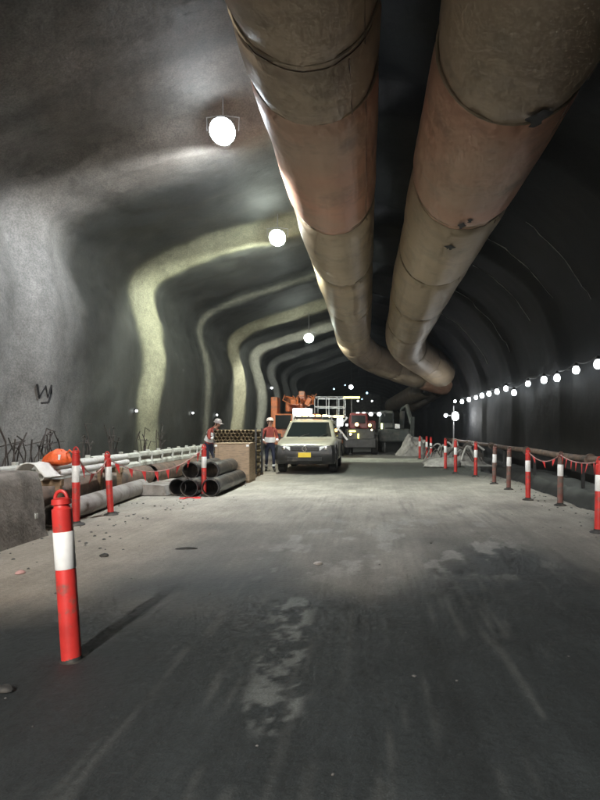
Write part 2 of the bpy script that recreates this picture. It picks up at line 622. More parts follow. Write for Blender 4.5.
# wet running surface close to the camera, dark of the unlit near floor put into its colour, paler from about seven metres on and along the left verge
damp_unlit = 1 - sstep(4.7, 7.2, GY + warp * 5.5 - 0.75 * np.clip(-GX - 0.6, 0, 4) * -1 - 0.35 * np.clip(GX, 0, 4))
c = mixc(c, (0.020, 0.0245, 0.026, 0.25), damp_unlit)
verge = sstep(1.6, 3.2, -GX + warp * 2.2) * sstep(3.9, 5.0, GY + warp * 2)
c = mixc(c, (0.28, 0.245, 0.20, 0.95), verge * 0.85)
pale_mid = np.exp(-((GY - 13.2 + warp * 5) / 3.6) ** 2)  # paler patch across the middle distance
c = mixc(c, (0.42, 0.40, 0.345, 1.0), pale_mid * 0.95)
dark_band = sstep(17.5, 19.0, GY + warp * 4) * (1 - sstep(23.6, 25.0, GY + warp * 4))  # darker band across the road
c = mixc(c, (0.060, 0.066, 0.058, 0.4), dark_band * 0.9 * sstep(-3.2, -1.2, GX))
stripe = sstep(25.2, 25.9, GY + warp * 1.5) * (1 - sstep(28.2, 29.0, GY + warp * 1.5)) * sstep(-2.5, -1.0, GX)
c = mixc(c, (0.50, 0.52, 0.44, 1.0), stripe * 0.9)
far = sstep(30, 33, GY)
c = mixc(c, (0.08, 0.082, 0.078, 0.5), far)
# tyre streaks: long pale and dark runs along the tunnel
st = fbm(GX * 7 + warp * 1.2, GY * 0.3, 61, 4)
tyre = np.exp(-((GX - 0.45 + warp * 0.3) / 0.55) ** 2) + np.exp(-((GX - 2.1 + warp * 0.3) / 0.6) ** 2) + 0.6 * np.exp(-((GX + 0.9) / 0.5) ** 2)
c[..., :3] *= (1 + (st - 0.5) * 0.9 * np.clip(tyre, 0, 1) * (1 - 0.75 * sstep(5.5, 9.5, GY)))[..., None]
fine = fbm(GX * 16, GY * 0.9, 71, 4)
scr = sstep(0.62, 0.74, fine) * sstep(0.1, 0.5, tyre) * (1 - sstep(11, 14, GY))
c = mixc(c, (0.10, 0.105, 0.10, 0.6), scr * 0.35)
# pale dried splashes in a trail left of the wheel track
spl = fbm(GX * 11, GY * 5.5, 81, 5)
trail = np.exp(-((GX + 0.55 + 0.06 * (GY - 4)) / 0.16) ** 2) * sstep(2.6, 3.2, GY) * (1 - sstep(4.9, 5.3, GY))
splat = sstep(0.50, 0.58, spl * 0.75 + 0.25 * fbm(GX * 30, GY * 18, 82, 2)) * sstep(0.15, 0.6, trail)
c = mixc(c, (0.15, 0.162, 0.158, 0.5), splat * 0.65)
sp2 = sstep(0.58, 0.66, fbm(GX * 4.2 + 5, GY * 1.9, 91, 5)) * sstep(5.4, 6.5, GY) * (1 - sstep(9.5, 11, GY)) * sstep(-1.6, -0.8, GX) * (1 - sstep(1.5, 2.2, GX))
c = mixc(c, (0.30, 0.30, 0.28, 0.9), sp2 * 0.45)
# two tread prints pressed into the mud
for cx, cy in ((-0.30, 4.35), (0.02, 4.3)):
    pr = sstep(0.13, 0.09, np.abs(GX - cx - (GY - cy) * 0.05)) * sstep(0.42, 0.3, np.abs(GY - cy))
    rib = 0.5 + 0.5 * np.sin((GX - cx) * 95 + GY * 3)
    c = mixc(c, (0.022, 0.026, 0.028, 0.2), pr * (0.35 + 0.5 * rib))
    GZ = GZ - 0.012 * pr * rib
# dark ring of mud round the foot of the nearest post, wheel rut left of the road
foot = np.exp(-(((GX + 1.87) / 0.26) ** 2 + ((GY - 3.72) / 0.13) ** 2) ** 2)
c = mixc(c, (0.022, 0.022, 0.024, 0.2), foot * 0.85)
# trench and its pale ledge
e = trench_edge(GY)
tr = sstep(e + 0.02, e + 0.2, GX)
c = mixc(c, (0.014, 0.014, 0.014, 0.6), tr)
led = sstep(5.25, 5.5, GX + warp * 0.8) * sstep(10, 12, GY) * (1 - sstep(19, 22, GY))
c = mixc(c, (0.11, 0.115, 0.11, 0.5), led * 0.8)
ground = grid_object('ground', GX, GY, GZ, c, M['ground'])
tag(ground, kind='structure')

# ------------------------------------------------------------------ tunnel lining
prof = [(-6.95, -0.6), (-6.9, 0.4), (-6.82, 1.6), (-6.72, 2.8), (-6.72, 3.9), (-6.88, 4.8), (-7.08, 5.5), (-7.0, 6.1), (-6.3, 6.55),
        (-5.1, 7.0), (-3.9, 7.42), (-2.3, 7.95), (-0.4, 8.25), (1.5, 8.0), (3.2, 7.45), (4.6, 6.6), (5.5, 5.6), (6.05, 4.5),
        (6.25, 3.4), (6.25, 2.2), (6.25, 1.0), (6.3, -0.6)]


def catmull(pts, per):
    pts = [np.array(p, float) for p in pts]
    out = []
    for i in range(len(pts) - 1):
        p0, p1, p2, p3 = pts[max(i - 1, 0)], pts[i], pts[i + 1], pts[min(i + 2, len(pts) - 1)]
        for k in range(per):
            t = k / per
            out.append(0.5 * (2 * p1 + (p2 - p0) * t + (2 * p0 - 5 * p1 + 4 * p2 - p3) * t * t + (3 * p1 - p0 - 3 * p2 + p3) * t ** 3))
    out.append(pts[-1])
    return np.array(out)


pc = catmull(prof, 6)
tan = np.gradient(pc, axis=0)
nrm = np.stack([-tan[:, 1], tan[:, 0]], -1)
nrm /= np.linalg.norm(nrm, axis=1)[:, None]          # outward: left of travel (up the left wall, over, down the right)
LY = np.concatenate([np.arange(-14, 8, 0.4), np.arange(8, 46, 0.14), np.arange(46, 117, 0.7)])
PH = np.cumsum(np.concatenate([[0], np.linalg.norm(np.diff(pc, axis=0), axis=1)]))
A, B = np.meshgrid(np.arange(len(pc)), LY, indexing='ij')
s_arc = PH[A]
RIBS = [-7.0, -0.4, 6.2, 12.9, 19.7, 26.3, 32.9, 39.5, 46.1, 52.7, 59.3, 66, 72.6, 79, 86, 93, 100, 107, 114]
# each blast round opens outwards and the next starts narrower with a ledge facing the camera
off = np.zeros(A.shape)
jit = (fbm(s_arc * 0.35, B * 0.05, 101, 3) - 0.5) * 1.2
Bj = B + jit
for a_, b_ in zip(RIBS[:-1], RIBS[1:]):
    inside = (Bj >= a_) & (Bj < b_)
    t = (Bj - a_) / (b_ - a_)
    off = np.where(inside, 0.05 + 0.40 * np.minimum(t / 0.90, (1 - t) / 0.10), off)
off += (fbm(s_arc * 0.5, B * 0.4, 111, 4) - 0.5) * 0.34
off += (fbm(s_arc * 2.2, B * 1.8, 121, 3) - 0.5) * 0.07
off *= 1 - 0.4 * sstep(4.5, 5.5, pc[A][..., 0]) * (pc[A][..., 1] < 3.5)
off *= 1 - 0.45 * sstep(0, 2, pc[A][..., 0])
LX = pc[A][..., 0] + nrm[A][..., 0] * off
LZ = pc[A][..., 1] + nrm[A][..., 1] * off
x0, z0 = pc[A][..., 0], pc[A][..., 1]
c = np.zeros(A.shape + (4,))
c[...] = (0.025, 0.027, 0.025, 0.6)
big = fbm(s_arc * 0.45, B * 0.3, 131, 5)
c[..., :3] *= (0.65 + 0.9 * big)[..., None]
# lamp light put into the colour as pale bands at the ledges of the left wall and roof
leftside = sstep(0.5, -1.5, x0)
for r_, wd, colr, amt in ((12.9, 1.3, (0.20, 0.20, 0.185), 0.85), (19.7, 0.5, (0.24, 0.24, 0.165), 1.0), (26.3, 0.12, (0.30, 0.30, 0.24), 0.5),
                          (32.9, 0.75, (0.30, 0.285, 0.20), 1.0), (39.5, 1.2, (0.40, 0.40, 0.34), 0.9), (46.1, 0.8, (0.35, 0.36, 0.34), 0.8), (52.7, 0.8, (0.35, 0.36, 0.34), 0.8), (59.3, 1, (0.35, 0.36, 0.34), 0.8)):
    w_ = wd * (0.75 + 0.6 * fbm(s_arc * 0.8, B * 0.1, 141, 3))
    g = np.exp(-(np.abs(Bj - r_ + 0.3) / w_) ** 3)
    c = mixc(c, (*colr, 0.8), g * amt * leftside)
# the first bay is grey-brown and paler, lamp light put into its colour, streaked from the knee downwards
bay = (1 - sstep(13.2, 15.2, B + (big - 0.5) * 4)) * leftside
kn = sstep(5.3, 7.0, z0 + (big - 0.5) * 2.5)[..., None]
grey = np.array((0.15, 0.15, 0.146)) * (1 - kn) + np.array((0.076, 0.064, 0.053)) * kn
streak = fbm(B * 2.0, z0 * 0.12, 151, 4)
t = bay * 0.8
c[..., :3] = c[..., :3] * (1 - t[..., None]) + grey * (0.5 + streak)[..., None] * t[..., None]
c[..., 3] = c[..., 3] * (1 - t) + 0.8 * t
# black sheet membrane on the right of the crown
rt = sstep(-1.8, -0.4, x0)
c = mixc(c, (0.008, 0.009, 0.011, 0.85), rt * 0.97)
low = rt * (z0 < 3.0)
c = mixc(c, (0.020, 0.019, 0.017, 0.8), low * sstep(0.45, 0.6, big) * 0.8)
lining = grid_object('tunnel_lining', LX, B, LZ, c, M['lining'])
tag(lining, kind='structure')
for o_, yy, nm in ((0, LY[0], 'tunnel_closure'), (1, LY[-1], 'rock_face')):
    j = 0 if o_ == 0 else -1
    mb = MB()
    ring = [(LX[i, j], yy, LZ[i, j]) for i in range(len(pc))]
    mb.slab(ring, (0, -0.3 if o_ == 0 else 0.3, 0))
    tag(mb.build(nm, 'rock'), kind='structure')


def wall_point(y, z=None, x=None):
    """point on the lining: left wall at height z, or roof above x"""
    j = int(np.argmin(np.abs(LY - y)))
    if x is None:
        half = len(pc) // 2
        i = int(np.argmin(np.abs(LZ[:half, j] - z)))
    else:
        k = np.where(LZ[:, j] > 5.0)[0]
        i = k[int(np.argmin(np.abs(LX[k, j] - x)))]
    return Vector((LX[i, j], LY[j], LZ[i, j]))


def right_wall_x(y, z):
    j = int(np.argmin(np.abs(LY - y)))
    half = len(pc) // 2
    i = half + int(np.argmin(np.abs(LZ[half:, j] - z)))
    return float(LX[i, j])


# membrane weld seams: thin pale proud strips over the right roof
for y0, i0, i1 in ((16.2, 88, 101), (18.9, 84, 98), (21.5, 86, 99), (26.0, 80, 102), (31.0, 80, 102)):
    pts = []
    for i in range(i0, min(i1, len(pc) - 2)):
        j = int(np.argmin(np.abs(LY - (y0 + 0.12 * math.sin(i * 0.35)))))
        pts.append((LX[i, j] - nrm[i][0] * 0.015, LY[j], LZ[i, j] - nrm[i][1] * 0.015))
    o = MB().tube(pts, [0.006 + 0.012 * random.random() for _ in pts], 5).build('membrane_seam', 'galv', lining, True)

# ------------------------------------------------------------------ stones and mud crumbs on the floor
mb = MB()
for k in range(520):
    if k < 60:
        y = 2.5 + 12 * random.random() ** 1.3
        x = random.uniform(-4.2, 3.6)
    else:
        y = random.uniform(6, 24)
        x = random.choice([random.gauss(-3.9, 0.5), random.gauss(3.75, 0.25)])
    r = random.uniform(0.004, 0.015) * (1 + 0.6 * (abs(x) > 3))
    z = float(ground_z(x, y))
    P = []
    for zz, rr in ((-0.3, 0.8), (0.35, 1.0), (0.9, 0.5)):
        for q in range(5):
            t = q * 1.2566 + random.uniform(-0.3, 0.3)
            P.append((x + r * rr * math.cos(t) * random.uniform(0.7, 1.3), y + r * rr * math.sin(t) * random.uniform(0.7, 1.4), z + r * zz * 0.8))
    F = [(i, (i + 1) % 5, 5 + (i + 1) % 5, 5 + i) for i in range(5)] + [(5 + i, 5 + (i + 1) % 5, 10 + (i + 1) % 5, 10 + i) for i in range(5)] + [(10, 11, 12, 13, 14)]
    mb.add(P, F)
o = mb.build('loose_stones', 'stone')
tag(o, 'small grey stones and crumbs of mud scattered over the tunnel floor', 'stones', kind='stuff')


# ------------------------------------------------------------------ ventilation ducts
def resample(pts, ds):
    P = catmull(pts, 24)
    d = np.concatenate([[0], np.cumsum(np.linalg.norm(np.diff(P, axis=0), axis=1))])
    n = int(d[-1] / ds) + 1
    q = np.linspace(0, d[-1], n)
    return np.stack([np.interp(q, d, P[:, k]) for k in range(3)], -1), q


def make_duct(label, pts, rad, joints, mats, seed, hang=True, open_end=True, wires=()):
    root = thing('ventilation_duct', label, 'duct', tuple(pts[0]), group='fabric ventilation ducts under the roof')
    base = Vector(pts[0])
    P, q = resample(pts, 0.11)
    js = [0.0] + [j for j in joints if 0 < j < q[-1]] + [q[-1]]
    n = 44
    th = np.linspace(0, 2 * math.pi, n, endpoint=False)
    tang = np.gradient(P, axis=0)
    tang /= np.linalg.norm(tang, axis=1)[:, None]
    for k in range(len(js) - 1):
        ids = np.where((q >= js[k] - 1e-6) & (q <= js[k + 1] + 0.12))[0]
        rings = []
        for i in ids:
            d = Vector(tang[i])
            side = d.cross(Vector((0, 0, 1))).normalized()
            up = side.cross(d)
            e0, e1 = q[i] - js[k], js[k + 1] - q[i]
            pinch = 1 - 0.055 * math.exp(-(max(e0, 0) / 0.22) ** 2) - 0.055 * math.exp(-(max(e1, 0) / 0.22) ** 2)
            pucker = math.exp(-max(min(e0, e1), 0) / 0.7)
            wob = fbm(np.full(n, q[i] * 0.55 + 40), np.abs(np.sin(th / 2)) * 3 + th * 0, seed, 3) - 0.5
            puck = np.sin(th * 17 + seed) * 0.006 + np.sin(th * 11 + 2) * 0.006
            rr = rad * pinch * (1 + wob * 0.075 + puck * pucker)
            c0 = Vector(P[i]) - base
            rings.append([c0 + (side * math.cos(t) + up * (math.sin(t) * (1.0 if math.sin(t) > 0 else 1.03))) * float(r) for t, r in zip(th, rr)])
        mb = MB().loft(rings, caps=False)
        sec = mb.build('duct_section', mats[k % len(mats)], root, True)
        # longitudinal weld seam, low on the right flank
        t0 = -0.75 + 0.2 * math.sin(k * 2 + seed)
        sp = []
        for i in ids[::3]:
            d = Vector(tang[i])
            side = d.cross(Vector((0, 0, 1))).normalized()
            up = side.cross(d)
            sp.append(Vector(P[i]) - base + (side * math.cos(t0) + up * math.sin(t0)) * (rad * 1.0))
        if len(sp) > 3:
            MB().tube(sp, 0.007, 5).build('weld_seam', 'brown_pipe', sec, True)
    for j in js[1:-1]:
        i = int(np.argmin(np.abs(q - j)))
        d = Vector(tang[i])
        side = d.cross(Vector((0, 0, 1))).normalized()
        up = side.cross(d)
        ring = [Vector(P[i]) - base + (side * math.cos(t) + up * math.sin(t)) * rad * 0.955 for t in np.linspace(0, 2 * math.pi, 41)]
        MB().tube(ring, 0.026, 6, caps=False).build('joint_band', 'duct_band', root, True)
    # carrier wire along the top and drop wires to the roof
    if hang:
        top = [Vector(p) - base + Vector((0, 0, rad * 1.03)) for p in P[::20]]
        MB().tube(top, 0.012, 5).build('carrier_wire', 'cable', root, True)
        for y in wires:
            i = int(np.argmin(np.abs(P[:, 1] - y)))
            a = Vector(P[i]) + Vector((0, 0, rad * 0.98))
            b = wall_point(y, x=a.x) + Vector((0, 0, 0.15))
            MB().cyl(a - base, b - base, 0.012, n=6).build('drop_wire', 'cable', root)
    return root


make_duct('left of the two big beige fabric ducts overhead, nearest the floodlights',
          [(-0.81, -11, 6.86), (-0.81, -4, 6.88), (-0.82, 3, 6.88), (-0.80, 10, 6.86), (-0.83, 17, 6.90), (-0.80, 24, 6.86), (-0.82, 31, 6.86), (-0.80, 36.5, 6.70),
           (0.1, 40.6, 6.35), (2.0, 42.8, 5.75), (4.0, 44.0, 5.3), (5.9, 44.9, 4.85)],
          0.98, [2.2, 7.8, 13.2, 18.4, 19.8, 24.8, 30.0, 36.2, 42.5, 47.3, 51.5, 54.5, 57.0], ['duct_a', 'duct_c', 'duct_a', 'duct_a', 'duct_a', 'duct_b', 'duct_c', 'duct_c'], 3,
          wires=(-9, -4, 1, 6, 11, 16, 21, 26, 31, 36))
make_duct('right of the two big beige fabric ducts overhead, patched with dark tape',
          [(1.84, -11, 6.2), (1.82, -4, 6.2), (1.80, 3, 6.2), (1.83, 10, 6.22), (1.80, 17, 6.2), (1.84, 24, 6.16), (1.86, 29.5, 6.05), (2.3, 33.5, 5.95),
           (3.6, 37.0, 5.6), (4.9, 40.0, 5.15)],
          1.0, [3.4, 9.0, 13.6, 18.5, 22.4, 27.0, 32.0, 37.0, 44.6, 48.0], ['duct_a', 'duct_a', 'duct_c', 'duct_a', 'duct_b', 'duct_c', 'duct_c', 'duct_c'], 8,
          wires=(-9, -4, 1, 6, 11, 16, 21, 26, 31))
make_duct('smaller pale duct branch far down the tunnel, dropping to the left under the big ducts',
          [(4.9, 48.5, 4.75), (4.2, 54, 4.55), (3.4, 60, 4.25), (2.6, 67, 3.95)], 0.78, [5, 11], ['duct_c', 'duct_a'], 12, wires=(50, 58, 65))
make_duct('smallest pale duct branch far down the tunnel, right of its twin branch',
          [(5.5, 47, 4.5), (5.3, 51, 4.3), (4.7, 56, 3.9), (4.2, 60, 3.6)], 0.6, [4, 9], ['duct_a', 'duct_c'], 15, wires=(48, 57))

# dark tape patches and tears on the underside of the right duct: thin shapes lying on its skin
patch_n = 0
for px, py, sx, sz in ((538, 116, 0.16, 0.06), (462, 224, 0.07, 0.05), (450, 246, 0.11, 0.05), (442, 278, 0.07, 0.05), (470, 219, 0.05, 0.03)):
    # nearest hit of the pixel's ray with the duct cylinder (axis x 1.82, z 6.21)
    dx, dz = (px - 368) / 600, -(py - 428) / 600
    a_ = dx * dx + dz * dz
    b_ = -2 * (dx * 1.82 + dz * (6.21 - EYE.z))
    c_ = 1.82 ** 2 + (6.21 - EYE.z) ** 2 - 1.0
    disc = b_ * b_ - 4 * a_ * c_
    Yh = (-b_ - math.sqrt(max(disc, 0))) / (2 * a_)
    ang = math.atan2(dz * Yh + EYE.z - 6.21, dx * Yh - 1.82)
    mb = MB()
    N, rows = 12, 4
    P = []
    for i in range(N):
        for j in range(rows):
            u, v = i / (N - 1) * 2 - 1, j / (rows - 1) * 2 - 1
            ww = math.sqrt(max(0.005, 1 - u * u)) * (0.8 + 0.35 * math.sin(i * 0.9 + px))
            t = ang + v * sx * ww
            P.append((1.82 + 1.035 * math.cos(t), Yh + u * sz * 3.5, 6.21 + 1.035 * math.sin(t)))
    F = [(i * rows + j, (i + 1) * rows + j, (i + 1) * rows + j + 1, i * rows + j + 1) for i in range(N - 1) for j in range(rows - 1)]
    mb.add(P, F)
    duct2 = [o for o in col.objects if o.get('label', '').startswith('right of the two')][0]
    o = mb.build('tape_patch', 'tape')
    o.parent = duct2
    o.location = -duct2.location

# ------------------------------------------------------------------ ceiling floodlights
LAB = ['brightest floodlight under the roof, nearest the camera', 'second floodlight from the camera, in line behind the brightest one',
       'farthest floodlight on the left of the roof, small and dim',
       'unseen floodlight added under the roof just behind the camera', 'unseen floodlight added under the roof far behind the camera']
for i, (x, y, z) in enumerate(FLOODS):
    root = thing('floodlight', LAB[i], 'lamp', (x, y, z), group='floodlights along the roof')
    tilt = Matrix.Rotation(R(-58), 3, 'X')      # the face looks down and back towards the camera
    n_ = tilt @ Vector((0, 0, -1))
    h = MB().lathe([(0.255, -0.06), (0.275, -0.05), (0.275, 0.0), (0.20, 0.06), (0.16, 0.16), (0.05, 0.18)], Vector((0, 0, 0.07)), 20, rot=tilt)
    for k in range(5):
        h.box(Vector((-0.10 + k * 0.05, 0, 0.07)) - n_ * 0.19, (0.012, 0.20, 0.08), rot=tilt)
    h.build('housing', 'dark_steel', root)
    lens = MB().lathe([(0.06, -0.075), (0.17, -0.06), (0.245, -0.03), (0.26, 0.0), (0.25, 0.03)], Vector((0, 0, 0.07)) + n_ * 0.06, 24, rot=tilt)
    lens.build('lens', 'lens_green' if i in (1, 2) else 'lens_cool', root, True)
    rz_ = wall_point(y, x=x).z - z + 0.2
    br = MB()
    for sx in (-1, 1):
        br.tube([(sx * 0.32, 0, 0.07), (sx * 0.33, 0, 0.34), (sx * 0.02, 0, 0.38)], 0.013, 6)
    br.cyl((0, 0, 0.37), (0, 0, rz_), 0.014, n=8)
    br.build('bracket', 'steel', root)
    ld = bpy.data.lights.new('floodlight_beam', 'SPOT')
    ld.spot_size = R(168)
    ld.spot_blend = 0.25
    ld.energy = FLOOD_W * (1.0, 1.15, 0.8, 3.3, 3.4)[i]
    ld.shadow_soft_size = 0.12
    ld.color = ((0.93, 0.97, 1.0), (0.94, 1.0, 0.86), (0.97, 1.0, 0.88), (1.0, 0.95, 0.88), (1.0, 0.95, 0.88))[i]
    lo = bpy.data.objects.new('floodlight_beam', ld)
    col.objects.link(lo)
    lo.parent = root
    lo.location = Vector((0, -0.10, -0.28))
    lo.rotation_euler = (R(34 if i < 3 else 52), 0, 0)
    if i < 3:      # the lens also throws some light straight at the camera side
        ld = bpy.data.lights.new('floodlight_spill', 'POINT')
        ld.energy = (80, 60, 40)[i]
        ld.shadow_soft_size = 0.2
        ld.color = (0.80, 0.90, 1.0) if i == 0 else (0.90, 1.0, 0.92)
        lo = bpy.data.objects.new('floodlight_spill', ld)
        col.objects.link(lo)
        lo.parent = root
        lo.location = n_ * 0.36 + Vector((0, 0, 0.05))

# ------------------------------------------------------------------ string of bulbs along the right wall
bulbs = [(598, 363), (576, 369), (557, 377), (544, 379), (528, 383), (514, 392), (506, 388), (497, 391), (489, 393), (482, 395), (476, 397), (469, 399), (462, 401), (455, 401)]
bulb_pts = []
for px, py in bulbs:
    Y = 600 * 5.95 / (px - 368)
    z = EYE.z - (py - 428) / 600 * Y
    bulb_pts.append(Vector((5.95, Y, z)))
near_pts = []
allp = sorted(bulb_pts, key=lambda p: p.y)
croot = thing('string_light_cable', 'black cable carrying the row of bulbs along the right wall', 'cable', (5.95, allp[0].y, 3.2))
lead = [Vector((5.95, 6.0, 3.12)), Vector((5.95, 10.8, 3.15))]      # the cable runs on out of the picture
pts = []
for a, b in zip(lead + allp[:-1], lead[1:] + allp):
    for k in range(6):
        t = k / 6
        p = a.lerp(b, t)
        pts.append(p + Vector((0, 0, 0.20 - 0.10 * math.sin(math.pi * t))) - croot.location)
pts.append(allp[-1] + Vector((0, 0, 0.2)) - croot.location)
MB().tube(pts, 0.016, 6).build('cable', 'cable', croot, True)
for k, p in enumerate(allp):
    if k % 2 == 0:
        a = p + Vector((0, 0, 0.2)) - croot.location
        xw = right_wall_x(p.y, p.z + 0.2) + 0.12
        MB().cyl(a, (xw - croot.location.x, a.y, a.z + 0.03), 0.012, n=6).build('wall_hook', 'steel', croot)
bm1 = MB().lathe([(0.0, -0.15), (0.06, -0.14), (0.10, -0.08), (0.105, -0.01), (0.075, 0.06), (0.05, 0.09)], n=14).mesh('bulb', 'bulb', True)
bm2 = MB().lathe([(0.056, 0.085), (0.06, 0.10), (0.045, 0.17), (0.02, 0.205)], n=10).mesh('socket', 'cable', True)
ordw = ['first', 'second', 'third', 'fourth', 'fifth', 'sixth', 'seventh', 'eighth', 'ninth', 'tenth', 'eleventh', 'twelfth', 'thirteenth', 'fourteenth']
for k, p in enumerate(allp):
    lab = 'glowing white bulb on the right wall cable, %s from the right picture edge' % ordw[k]
    root = thing('string_light', lab, 'lamp', p, group='bulbs strung along the right wall')
    root.scale = (random.uniform(0.8, 1.1),) * 3
    link('bulb', bm1, root)
    link('socket', bm2, root)
    if k % 2 == 0:
        ld = bpy.data.lights.new('bulb_glow', 'POINT')
        ld.energy = 6
        ld.shadow_soft_size = 0.1
        ld.color = (0.92, 0.97, 1.0)
        lo = bpy.data.objects.new('bulb_glow', ld)
        col.objects.link(lo)
        lo.parent = root
        lo.location = (-0.16, 0, -0.1)

# ------------------------------------------------------------------ service pipe and brackets along the right wall
root = thing('service_pipe', 'long rusty brown service pipe low along the dark right wall', 'pipe', (5.55, 5, 0.0))
pl = [(0.02 * math.sin(y * 0.7), y - 5, 0.66 + 0.012 * math.sin(y)) for y in np.arange(5, 44, 1.0)]
MB().tube(pl, 0.095, 12).build('pipe', 'brown_pipe', root, True)
for y in np.arange(6.5, 43, 4.5):
    zg = float(ground_z(5.55, y))
    MB().box((0, y - 5, (0.57 + zg - 0.02) / 2), (0.08, 0.08, 0.57 - zg + 0.02)).box((0, y - 5, 0.565), (0.28, 0.1, 0.03)).build('pipe_support', 'dark_steel', root)
for y in np.arange(9, 42, 6.0):
    MB().lathe([(0.10, -0.05), (0.15, -0.045), (0.15, 0.045), (0.10, 0.05)], (0, y - 5, 0.66), 14, rot=Matrix.Rotation(R(90), 3, 'X')).build('flange', 'brown_pipe', root)


# ------------------------------------------------------------------ red and white delineator posts
def bollard_meshes(h, r, red):
    base = MB().lathe([(0.0, 0.0), (0.115, 0.0), (0.12, 0.012), (0.10, 0.028), (0.062, 0.04), (0.056, 0.06)], n=18).mesh('base', 'rubber', True)
    b0, b1 = h * 0.57, h * 0.80
    post = MB().lathe([(r, 0.03), (r, b0 - 0.01), (r * 0.97, b0), (r * 0.97, b1), (r, b1 + 0.01), (r, h * 0.93), (r * 0.8, h * 0.94), (r * 0.75, h * 0.955),
                       (r * 0.98, h * 0.96), (r * 0.95, h * 0.99), (r * 0.5, h)], n=18).mesh('post', red, True)
    band = MB().lathe([(r * 0.98, b0 + 0.004), (r * 1.03, b0 + 0.008), (r * 1.03, b1 - 0.008), (r * 0.98, b1 - 0.004)], n=18).mesh('reflective_band', 'reflective', True)
    loop = MB().tube([(r * 0.62 * math.cos(t), 0, h - 0.004 + 0.045 * math.sin(t)) for t in np.linspace(-0.1, math.pi + 0.1, 15)], 0.011, 8).mesh('cap_loop', red, True)
    return base, post, band, loop


STD = bollard_meshes(1.04, 0.052, 'red_plastic')
DIRTY = bollard_meshes(1.0, 0.055, 'dirty_red')
BROAD = bollard_meshes(1.06, 0.060, 'red_plastic')


def bollard(loc, label, kit=STD, lean=(0, 0), scale=1.0, rz=0.0):
    loc = Vector(loc)
    loc.z = float(ground_z(loc.x, loc.y)) - 0.004
    root = thing('delineator_post', label, 'bollard', loc, rz, group='red and white delineator posts')
    root.scale = (scale,) * 3
    for nm, me in zip(('base', 'post', 'reflective_band', 'cap_loop'), kit):
        o = link(nm, me, root)
        if nm != 'base':
            o.rotation_euler = (lean[0], lean[1], 0)
    return root


near = on_ground(72, 660)
bollard(near, 'nearest red post with a broad white band, leaning, on the dark wet floor', BROAD, (R(-1.5), R(-4.5)), 0.99).location.z -= 0.03
bL2 = on_ground(76, 525)
bollard(bL2, 'red and white post beside the concrete block, in front of the pale pipe', STD, (0, 0), 1.08)
bL3 = on_ground(111, 515)
bollard(bL3, 'red and white post leaning left, second from the concrete block', STD, (R(1), R(-3)), 0.98)
bL4 = on_ground(204, 496)
bollard(bL4, 'red and white post in front of the black pipe ends', STD, (0, 0), 1.02)
rights = [(598, 533, 'nearest red post of the right row, cut by the picture edge', STD), (560, 505.5, 'muddy brown post with a low white band, second in the right row', DIRTY),
          (528, 500, 'clean bright red post, third in the right row', STD), (508.5, 489.6, 'greyish muddy post, fourth in the right row', DIRTY),
          (494, 484, 'thin muddy post, fifth in the right row', DIRTY), (475.5, 476.7, 'red post, sixth in the right row, before the scrap heap', STD)]
RB = []
for px, py, lab, kit in rights:
    g = on_ground(px, py)
    g.x = min(g.x, float(trench_edge(np.array(g.y))) - 0.12)
    RB.append(g)
    bollard(g, lab, kit, (R(random.uniform(-1.5, 1.5)), R(random.uniform(-1.5, 1.5))), 0.97)
for px, py, lab in ((455.5, 452, 'small distant red post right of the scrap heap'), (445.5, 450, 'small distant red post in front of the scrap heap'),
                    (431, 446, 'distant red post left of the scrap heap, third from the rock pile'), (426.7, 445, 'distant red post beside the rock pile, second from it'),
                    (419.7, 444.5, 'distant red post right in front of the pale rock pile')):
    Y = 0.76 * 600 / (py - 428)
    bollard(((px - 368) / 600 * Y, Y, 0), lab, STD)


# ------------------------------------------------------------------ flag bunting between posts
def bunting(name, label, a, b, sag, nflag, size=0.16):
    a, b = Vector(a), Vector(b)
    root = thing(name, label, 'bunting', a)
    f = lambda t: a.lerp(b, t) - Vector((0, 0, 4 * sag * t * (1 - t))) - a
    MB().tube([f(k / 20) for k in range(21)], 0.010, 5).build('cord', 'cord', root, True)
    d = (b - a).normalized()
    for k in range(nflag):
        t = (k + 0.6) / (nflag + 0.2)
        p = f(t)
        w_ = size * 0.5
        tw = Vector((random.uniform(-0.05, 0.05), random.uniform(-0.03, 0.03), 0))
        poly = [p - d * w_, p + d * w_, p + tw - Vector((0, 0, size * random.uniform(1.4, 1.8)))]
        MB().slab(poly, Vector((0.004, 0.001, 0))).build('flag', 'flag', root)
    return root


bunting('flag_bunting', 'string of red triangle flags from the leaning post to the black pipes', bL3 + Vector((-0.05, 0, 0.93)), bL4 + Vector((0, 0, 1.03)), 0.34, 8, 0.11)
bunting('flag_bunting', 'short string of red flags between the two left posts', bL2 + Vector((0, 0, 1.08)), bL3 + Vector((-0.05, 0, 0.98)), 0.30, 3, 0.11)
bunting('flag_bunting', 'string of red flags between the first and second right posts', RB[0] + Vector((0, 0, 0.98)), RB[1] + Vector((0, 0, 0.95)), 0.07, 7, 0.10)
bunting('flag_bunting', 'string of red flags between the second and third right posts', RB[1] + Vector((0, 0, 0.95)), RB[2] + Vector((0, 0, 0.98)), 0.16, 3, 0.08)

